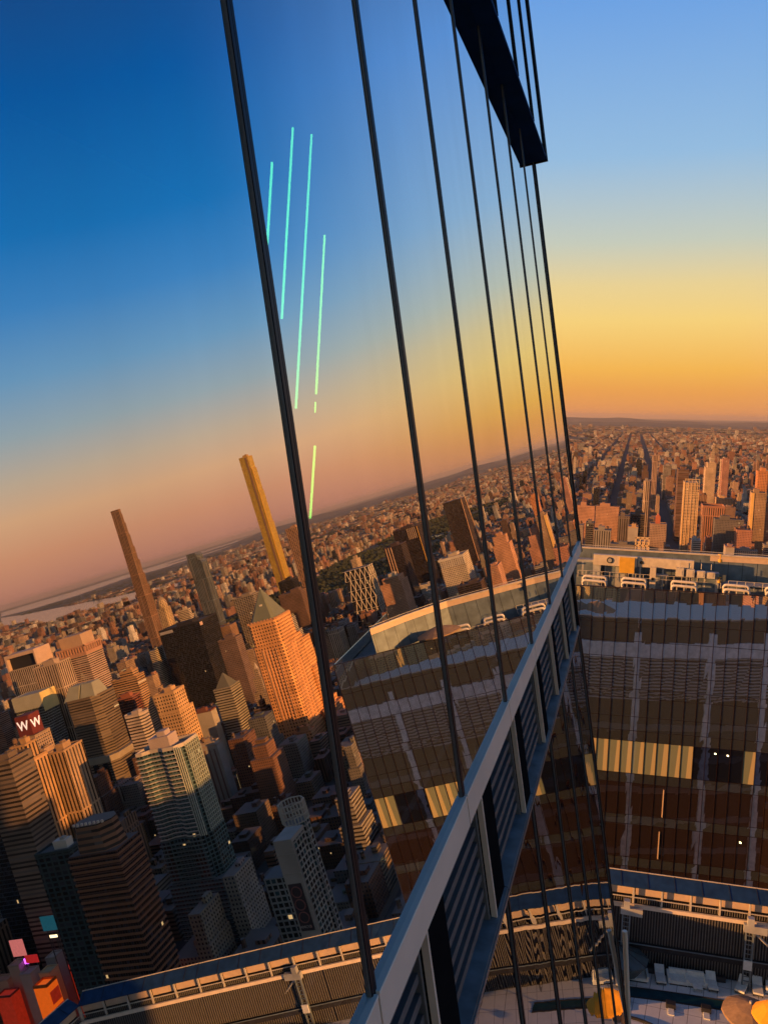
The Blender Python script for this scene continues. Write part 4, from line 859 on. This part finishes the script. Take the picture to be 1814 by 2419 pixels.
tower_('slim pinkish tower left of the golden-edged one',252,2560,18,36,200,(.42,.22,.18),'c_small')
t=tower_('dark orange-ribbed block right of the cream grid tower',142,1760,42,50,138,(.46,.22,.15),'c_pier',extras=False,rim=4)
tower_('yellow orange box tower left of the white-framed one',-2,1500,17,30,122,(.66,.42,.22),'c_blank')
t=tower_('yellow white open-framed tower top just above the plant roof',11,1450,24,26,104,(.66,.48,.30),'c_punch',extras=False); m=MB(); m.col=(.75,.55,.34); [m.box(k*7.3,k*7.3+2,-1,0,90,112) for k in range(4)]; m.box(0,24,-1,0,110,113); m.box(0,24,-1,0,97,99); m.build('open_frame','col',t)
t=tower_('brick window-grid block with a small red gabled house on top',35,1500,28,26,130,(.40,.27,.21),'c_small',extras=False); m=MB(); m.col=(.50,.15,.09); m.box(9,17,4,12,130,143); m.prism([(9,4),(17,4),(17,12),(9,12)],143,149,[(13,4),(13.2,4),(13.2,12),(13,12)]); m.build('gabled_house','col',t)
tower_('broad orange window slab on the left above the plant roof',-68,1699,46,20,135,(.54,.30,.20),'c_small')
tower_('lower orange window slab beside the glass wall edge',-108,1747,36,20,129,(.54,.30,.21),'c_small')
tower_('curved tan tower left of the avenue above the red gabled house',27,2000,17,40,168,(.40,.31,.26),'c_pier',plan=lambda a,c,w,d:chamf(a,c,w,d,4))
tower_('long low grey block at right above the plant screen',150,1592,50,24,134,(.18,.16,.16),'c_small')
tower_('lit orange slab behind the long grey block',188,1991,34,36,136,(.60,.40,.24),'c_punch')
tower_('pale tower pair member left, far right of the avenue',241,2990,33,60,165,(.58,.44,.32),'c_small',[(0,0,0,0,0),(.9,6,0,0,0)])
tower_('pale tower pair member right with a dark stripe, far right',279,2887,20,36,183,(.60,.46,.34),'c_pier')
tower_('tiny pale spire tower near the right frame edge',368,4300,16,20,190,(.66,.52,.40),'c_pier',[(0,0,0,0,0),(.8,4,4,4,4)])
for i,(x,y,w,d,h,c,st,lb) in enumerate([(-104,1560,20,26,112,(.40,.33,.30),'c_small','stepped grey block nearest the glass wall edge'),(-78,1540,14,26,120,(.22,.20,.20),'c_glass','dark narrow block second from the glass wall edge'),(-62,1520,30,30,110,(.34,.31,.29),'c_pier','pale ribbed block behind the left plant cabinet'),(-30,1480,40,24,92,(.22,.20,.20),'c_small','dark low block with a white roof edge above the cream beam'),
   (-22,1640,22,30,124,(.20,.16,.15),'c_pier','dark ribbed block right of the orange slab'),(0,1720,28,34,120,(.16,.13,.12),'c_glass','dark glass block below the curved tan tower'),(112,1560,14,30,96,(.60,.56,.52),'c_band','white curved-front house on the avenue corner'),(160,1480,14,30,100,(.40,.24,.20),'c_blank','small pinkish house in front of the long grey block'),
   (178,1500,36,22,92,(.42,.37,.33),'c_punch','low pale hall behind the right plant screen'),(228,1530,26,22,100,(.30,.28,.28),'c_band','low grey banded block left of the golden-edged tower'),(190,1850,24,30,130,(.30,.20,.17),'c_small','brown block between the ribbed block and the lit slab'),(140,1620,12,30,92,(.34,.16,.12),'c_small','small red brick house at the foot of the cream grid tower')]):
    tower_(lb,x,y,w,d,h,c,st,name='building',cat='building')

# --- the street grid of ordinary blocks -----------------------------------
AVX=[-560,-380,-215,-62,100,270,440,640,850,1090,1330,1570,1820,2060,2300,2560,2820,3100,3400]
def blocked(x,y,w,d):
    if PARK[0]-25<x+w and x<PARK[1]+25 and PARK[2]-15<y+d and y<PARK[3]: return True
    for a in used:
        if x<a[2] and x+w>a[0] and y<a[3] and y+d>a[1]: return True
    return False
def inpoly(x,y,pl):
    c=False; j=len(pl)-1
    for i in range(len(pl)):
        if (pl[i][1]>y)!=(pl[j][1]>y) and x<(pl[j][0]-pl[i][0])*(y-pl[i][1])/(pl[j][1]-pl[i][1])+pl[i][0]: c=not c
        j=i
    return c
rnd=random.Random(77)
COLS=[(BRICK,'red brick'),((.44,.22,.14),'orange brick'),(TANB,'tan'),(CRM,'cream'),(WHT,'whitish'),(GRY,'grey'),(BRN,'brown'),((.40,.24,.17),'rust'),((.52,.36,.26),'sandy')]
boxes=[]
y=330
while y<15000:
    bd=62 if y<7000 else 90; st=78 if y<7000 else 112
    for ai in range(len(AVX)-1):
        x0,x1=AVX[ai]+(24 if AVX[ai]==100 else 17),AVX[ai+1]-(22 if AVX[ai+1]==100 else 17); x=x0
        while x<x1-9:
            w=min(rnd.uniform(12,32) if y<6000 else rnd.uniform(18,44),x1-x)
            for q in (0,1):
                d=bd/2-1; yy=y+q*bd/2
                dist=math.hypot(x,yy); azm=math.degrees(math.atan2(x+w/2,yy))
                vis=(-9<azm<13) or (3<azm<56)
                if not vis or dist<380 or (azm<14 and dist<1330 and azm<7): continue
                if rnd.random()<.05 or blocked(x,yy,w,d): continue
                far=min(1,max(0,(dist-1500)/3000)); near=dist<1400
                if near:
                    h=rnd.uniform(12,34)
                    if rnd.random()<.22: h=rnd.uniform(40,90)
                    h=min(h,320-dist*.215)
                    if dist<620: h=min(h,30)
                elif azm<14:
                    h=rnd.uniform(14,28) if rnd.random()<.86 else rnd.uniform(34,60)
                    if rnd.random()<.02: h=rnd.uniform(70,110)
                    if dist<1700: h=min(max(h,rnd.uniform(30,80)),88)
                elif dist<2700:
                    h=rnd.uniform(25,70) if rnd.random()<.6 else rnd.uniform(80,150)
                    if azm<27 and dist<2100: h=min(h,70)
                    if dist<1720: h=min(h,320-dist*.205)
                    else: h=min(h,320-dist*.1)
                else:
                    h=rnd.uniform(16,34) if rnd.random()<.86 else rnd.uniform(45,95)
                if yy>5200: h*=.75
                if yy>8500: h*=.75
                ci=rnd.randrange(len(COLS)); c=COLS[ci][0]; k=rnd.uniform(.62,1.08)*(.5 if near and azm>14 else 1)  # near mirrored walls coloured darker to stand for deep street shade
                stl=rnd.choice(['c_punch','c_small','c_small','c_punch','c_band' if not azm<14 else 'c_punch','c_pier'])
                if rnd.random()<.05 and dist>1400: stl='c_glass'; c=(.05,.05,.06)
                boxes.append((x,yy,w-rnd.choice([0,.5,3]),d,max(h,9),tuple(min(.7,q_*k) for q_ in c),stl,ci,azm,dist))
            x+=w
    y+=st
def shown(b):   # bigger on screen first; only those in the two fields of view
    s=b[2]*b[4]/b[9]**2
    if -4.6<b[8]<8.6 and b[9]>1400: return s*9*(1 if b[9]<3800 else .5)
    if 12<b[8]<50 and b[9]>450: return s*.8
    return 0
order=sorted(range(len(boxes)),key=lambda i:-shown(boxes[i])); indiv=set(order[:150])
def addbox(m,b,x=0,y=0):
    r=random.Random(int(b[0]*31+b[1])); w,d,h=b[2],b[3],b[4]; m.col=b[5]
    if h>45 and r.random()<.6 and b[7]!=-1:
        z1=h*r.uniform(.6,.85); m.box(x,x+w,y,y+d,0,z1); i=min(w,d)*r.uniform(.08,.2); m.box(x+i,x+w-i,y+i*.6,y+d-i,z1,h)
    else: m.box(x,x+w,y,y+d,0,h)
    bw=w*r.uniform(.2,.5); bx=x+w*r.uniform(.15,.4); by=y+d*r.uniform(.2,.5)
    m.col=tuple(q*r.uniform(.7,1.05) for q in b[5]); m.box(bx,bx+bw,by,by+d*.3,h-.5,h+r.uniform(2.5,6))
    if r.random()<.35 and b[9]<4500: 
        tx,ty=x+w*.8,y+d*.25; m.col=(.14,.09,.07); m.prism([(tx+2*math.cos(k*1.047),ty+2*math.sin(k*1.047)) for k in range(6)],h,h+6.5,None)
bags={}
for i,b in enumerate(boxes):
    if i in indiv: continue
    bags.setdefault(b[6],MB()); addbox(bags[b[6]],b,b[0],b[1])
# beyond the grid: lower districts out to the rivers and the hills
def district(n,r0,r1,a0,a1,seed,hs=(8,22),tall=.05):
    rr=random.Random(seed)
    for _ in range(n):
        rad=math.sqrt(rr.uniform(r0*r0,r1*r1)); a=R_(rr.uniform(a0,a1)); x=rad*math.sin(a); y=rad*math.cos(a)
        x=round(x/48)*48; y=round(y/60)*60
        if (y<15000 and -560<x<3390) or inpoly(x,y,W1): continue
        w=rr.uniform(24,46)*(1+rad/16000); d=rr.uniform(20,46)*(1+rad/16000); h=rr.uniform(*hs)
        if math.sin(x*.0021)*math.sin(y*.0017+1)+rr.uniform(-.3,.3)<-.15: continue
        if rr.random()<tall: h=rr.uniform(40,90); w*=.7
        c=rr.choice(COLS)[0]; k=rr.uniform(.45,.95)
        st_=rr.choice(['c_punch','c_small']); bags.setdefault(st_,MB()); m=bags[st_]; m.col=tuple(min(.75,q*k) for q in c); m.box(x,x+w,y,y+d,0,h)
district(9000,4000,9000,24,52,3,(9,26),.09); district(9000,9000,17000,10,50,4); district(5000,15000,26000,-8,30,5,(9,20),.03); district(1800,7000,15000,-14,-2,6,(10,24),.04)
m0=MB()
for k,m in bags.items():
    o=len(m0.v); mi={'c_punch':0,'c_small':1,'c_band':2,'c_pier':3,'c_glass':4}[k]
    m0.v+=m.v; m0.f+=[tuple(q+o for q in f) for f in m.f]; m0.c+=m.c; m0.mi+=[mi]*len(m.f)
struct('distant_city',m0,['c_punch','c_small','c_band','c_pier','c_glass'],'stuff')
# trees and green on the far land
m=MB(); rr=random.Random(8)
for _ in range(2600):
    rad=math.sqrt(rr.uniform(6000**2,26000**2)); a=R_(rr.uniform(-6,50)); x=rad*math.sin(a); y=rad*math.cos(a)
    if (y<14500 and -500<x<3350) or inpoly(x,y,W1): continue
    clump(m,x,y,rr.uniform(30,90),rr.uniform(12,24))
struct('far_woodland',m,'leaf','stuff')
# low hills on the horizon
m=MB(); hn=60
for (r0,r1,hh,sd_) in ((30000,36000,120,1),(40000,52000,260,2)):
    o=len(m.v)
    for k in range(hn+1):
        a=R_(-15+k*(34+15)/hn); e=hh*(.55+.3*math.sin(k*.37+sd_)+.15*math.sin(k*1.3+sd_*2))*min(1,(hn-k)/10+.02)
        for r,z in ((r0,0),((r0+r1)/2,e),(r1,0)): m.v.append((r*math.sin(a),r*math.cos(a),z))
    for k in range(hn):
        for j in (0,1): m.face((o+k*3+j,o+k*3+j+1,o+(k+1)*3+j+1,o+(k+1)*3+j))
struct('hills',m,'land')
# individual ordinary buildings
names=[c[1] for c in COLS]
cnt={}
for i in sorted(indiv,key=lambda i:boxes[i][9]):
    b=boxes[i]; az_=b[8]; 
    form='tower' if b[4]>1.6*b[2] else ('high slab' if b[4]>55 else 'block')
    if az_<9 and b[9]>1300:
        side='left of the straight avenue' if b[0]+b[2]<60 else ('right of the straight avenue' if b[0]>60 else 'on the straight avenue')
        dd='just above the plant roof' if b[9]<1900 else ('in the middle distance' if b[9]<2900 else 'farther uptown')
    else:
        side='in the mirror wall'; dd='among the low near streets' if b[9]<1100 else ('between the midtown towers' if b[9]<2600 else 'near the park')
    lb='%s %s %s %s'%(names[b[7]],form,dd,side) if b[6]!='c_glass' else 'black glass %s %s %s'%(form,dd,side)
    m=MB(); m.col=b[5]; addbox(m,b)
    o=m.build('city_building',b[6],None,(b[0],b[1],0)); tag(o,lb,'building',('ordinary buildings: '+lb))
# cars and street lamps are too small here; lit avenue traffic as tiny lamps on posts
lamp=thing('street_lamp','tiny lit street lamp in the dark near streets, mirrored low in the glass','street lamp',(0,0,0),'street lamps in the near streets')
MB().tube([(0,0,0),(0,0,9)],.12,5).build('post','black',lamp); MB().box(-.7,.7,-.7,.7,9,9.9).build('lamp_head','lampbulb',lamp)
ls=[(270,470),(283,520),(268,560),(450,640),(442,700),(270,640),(284,700),(268,820),(445,820),(300,410),(330,420),(270,900)]
for i,(x,y) in enumerate(ls):
    o=lamp if i==0 else dup(lamp,None); o.location=(x,y,0)
# added unseen towers to the west, sized to shade roofs and near streets
tower_('added dark shade tower west of the mirror wall',-215,60,42,58,307,(.10,.09,.09),'c_glass',extras=False,group='added shade towers out of view')
tower_('added dark stepped shade tower out of view to the west',-232,119,40,62,244,(.12,.10,.10),'c_glass',extras=False,group='added shade towers out of view')
tower_('added broad dark shade slab out of view to the west',-232,184,40,170,208,(.12,.10,.10),'c_glass',extras=False,group='added shade towers out of view')
tower_('second added broad dark shade slab out of view to the west',-330,-40,50,110,0.1+120,(.12,.10,.10),'c_glass',extras=False,group='added shade towers out of view')
m=MB(); rr=random.Random(4)
for k in range(46):
    m.col=rr.choice(COLS)[0]; x=-620-rr.uniform(0,160); y=330+k*52; h=rr.uniform(95,150)*(1 if y>700 else .8); m.box(x,x+rr.uniform(20,34),y,y+rr.uniform(28,46),0,h)
struct('western_blocks',m,'c_punch','stuff')
m=MB()
for k in range(420):
    m.col=tuple(q*rr.uniform(.6,1) for q in rr.choice(COLS)[0]); x=rr.uniform(-260,620); y=-rr.uniform(260,2400); h=rr.choice((20,30,45,60,90))*rr.uniform(.8,1.2); m.box(x,x+rr.uniform(18,46),y,y+rr.uniform(18,40),0,h)
struct('southern_blocks',m,'c_punch','stuff')
pv=MB().box(K*-14,K*-9,K*52,K*61,K*ZT-.3,K*-36.6).build('terrace_shade_block','corr',terr)  # added unseen block that keeps the low sun off the terrace floor

# ---------------------------------------------------------------- evening haze over the whole place
hz,nt,b=newmat('evening_haze'); nt.nodes.remove(b); pvn=nt.nodes.new('ShaderNodeVolumePrincipled'); pvn.inputs['Density'].default_value=1.25e-5; pvn.inputs['Color'].default_value=(1,.80,.62,1); pvn.inputs['Anisotropy'].default_value=.25
nt.links.new(pvn.outputs[0],nt.nodes['Material Output'].inputs['Volume'])
m=MB().box(-61000,91000,-31000,141000,-1.0,560); o=struct('haze',m,hz,'stuff')
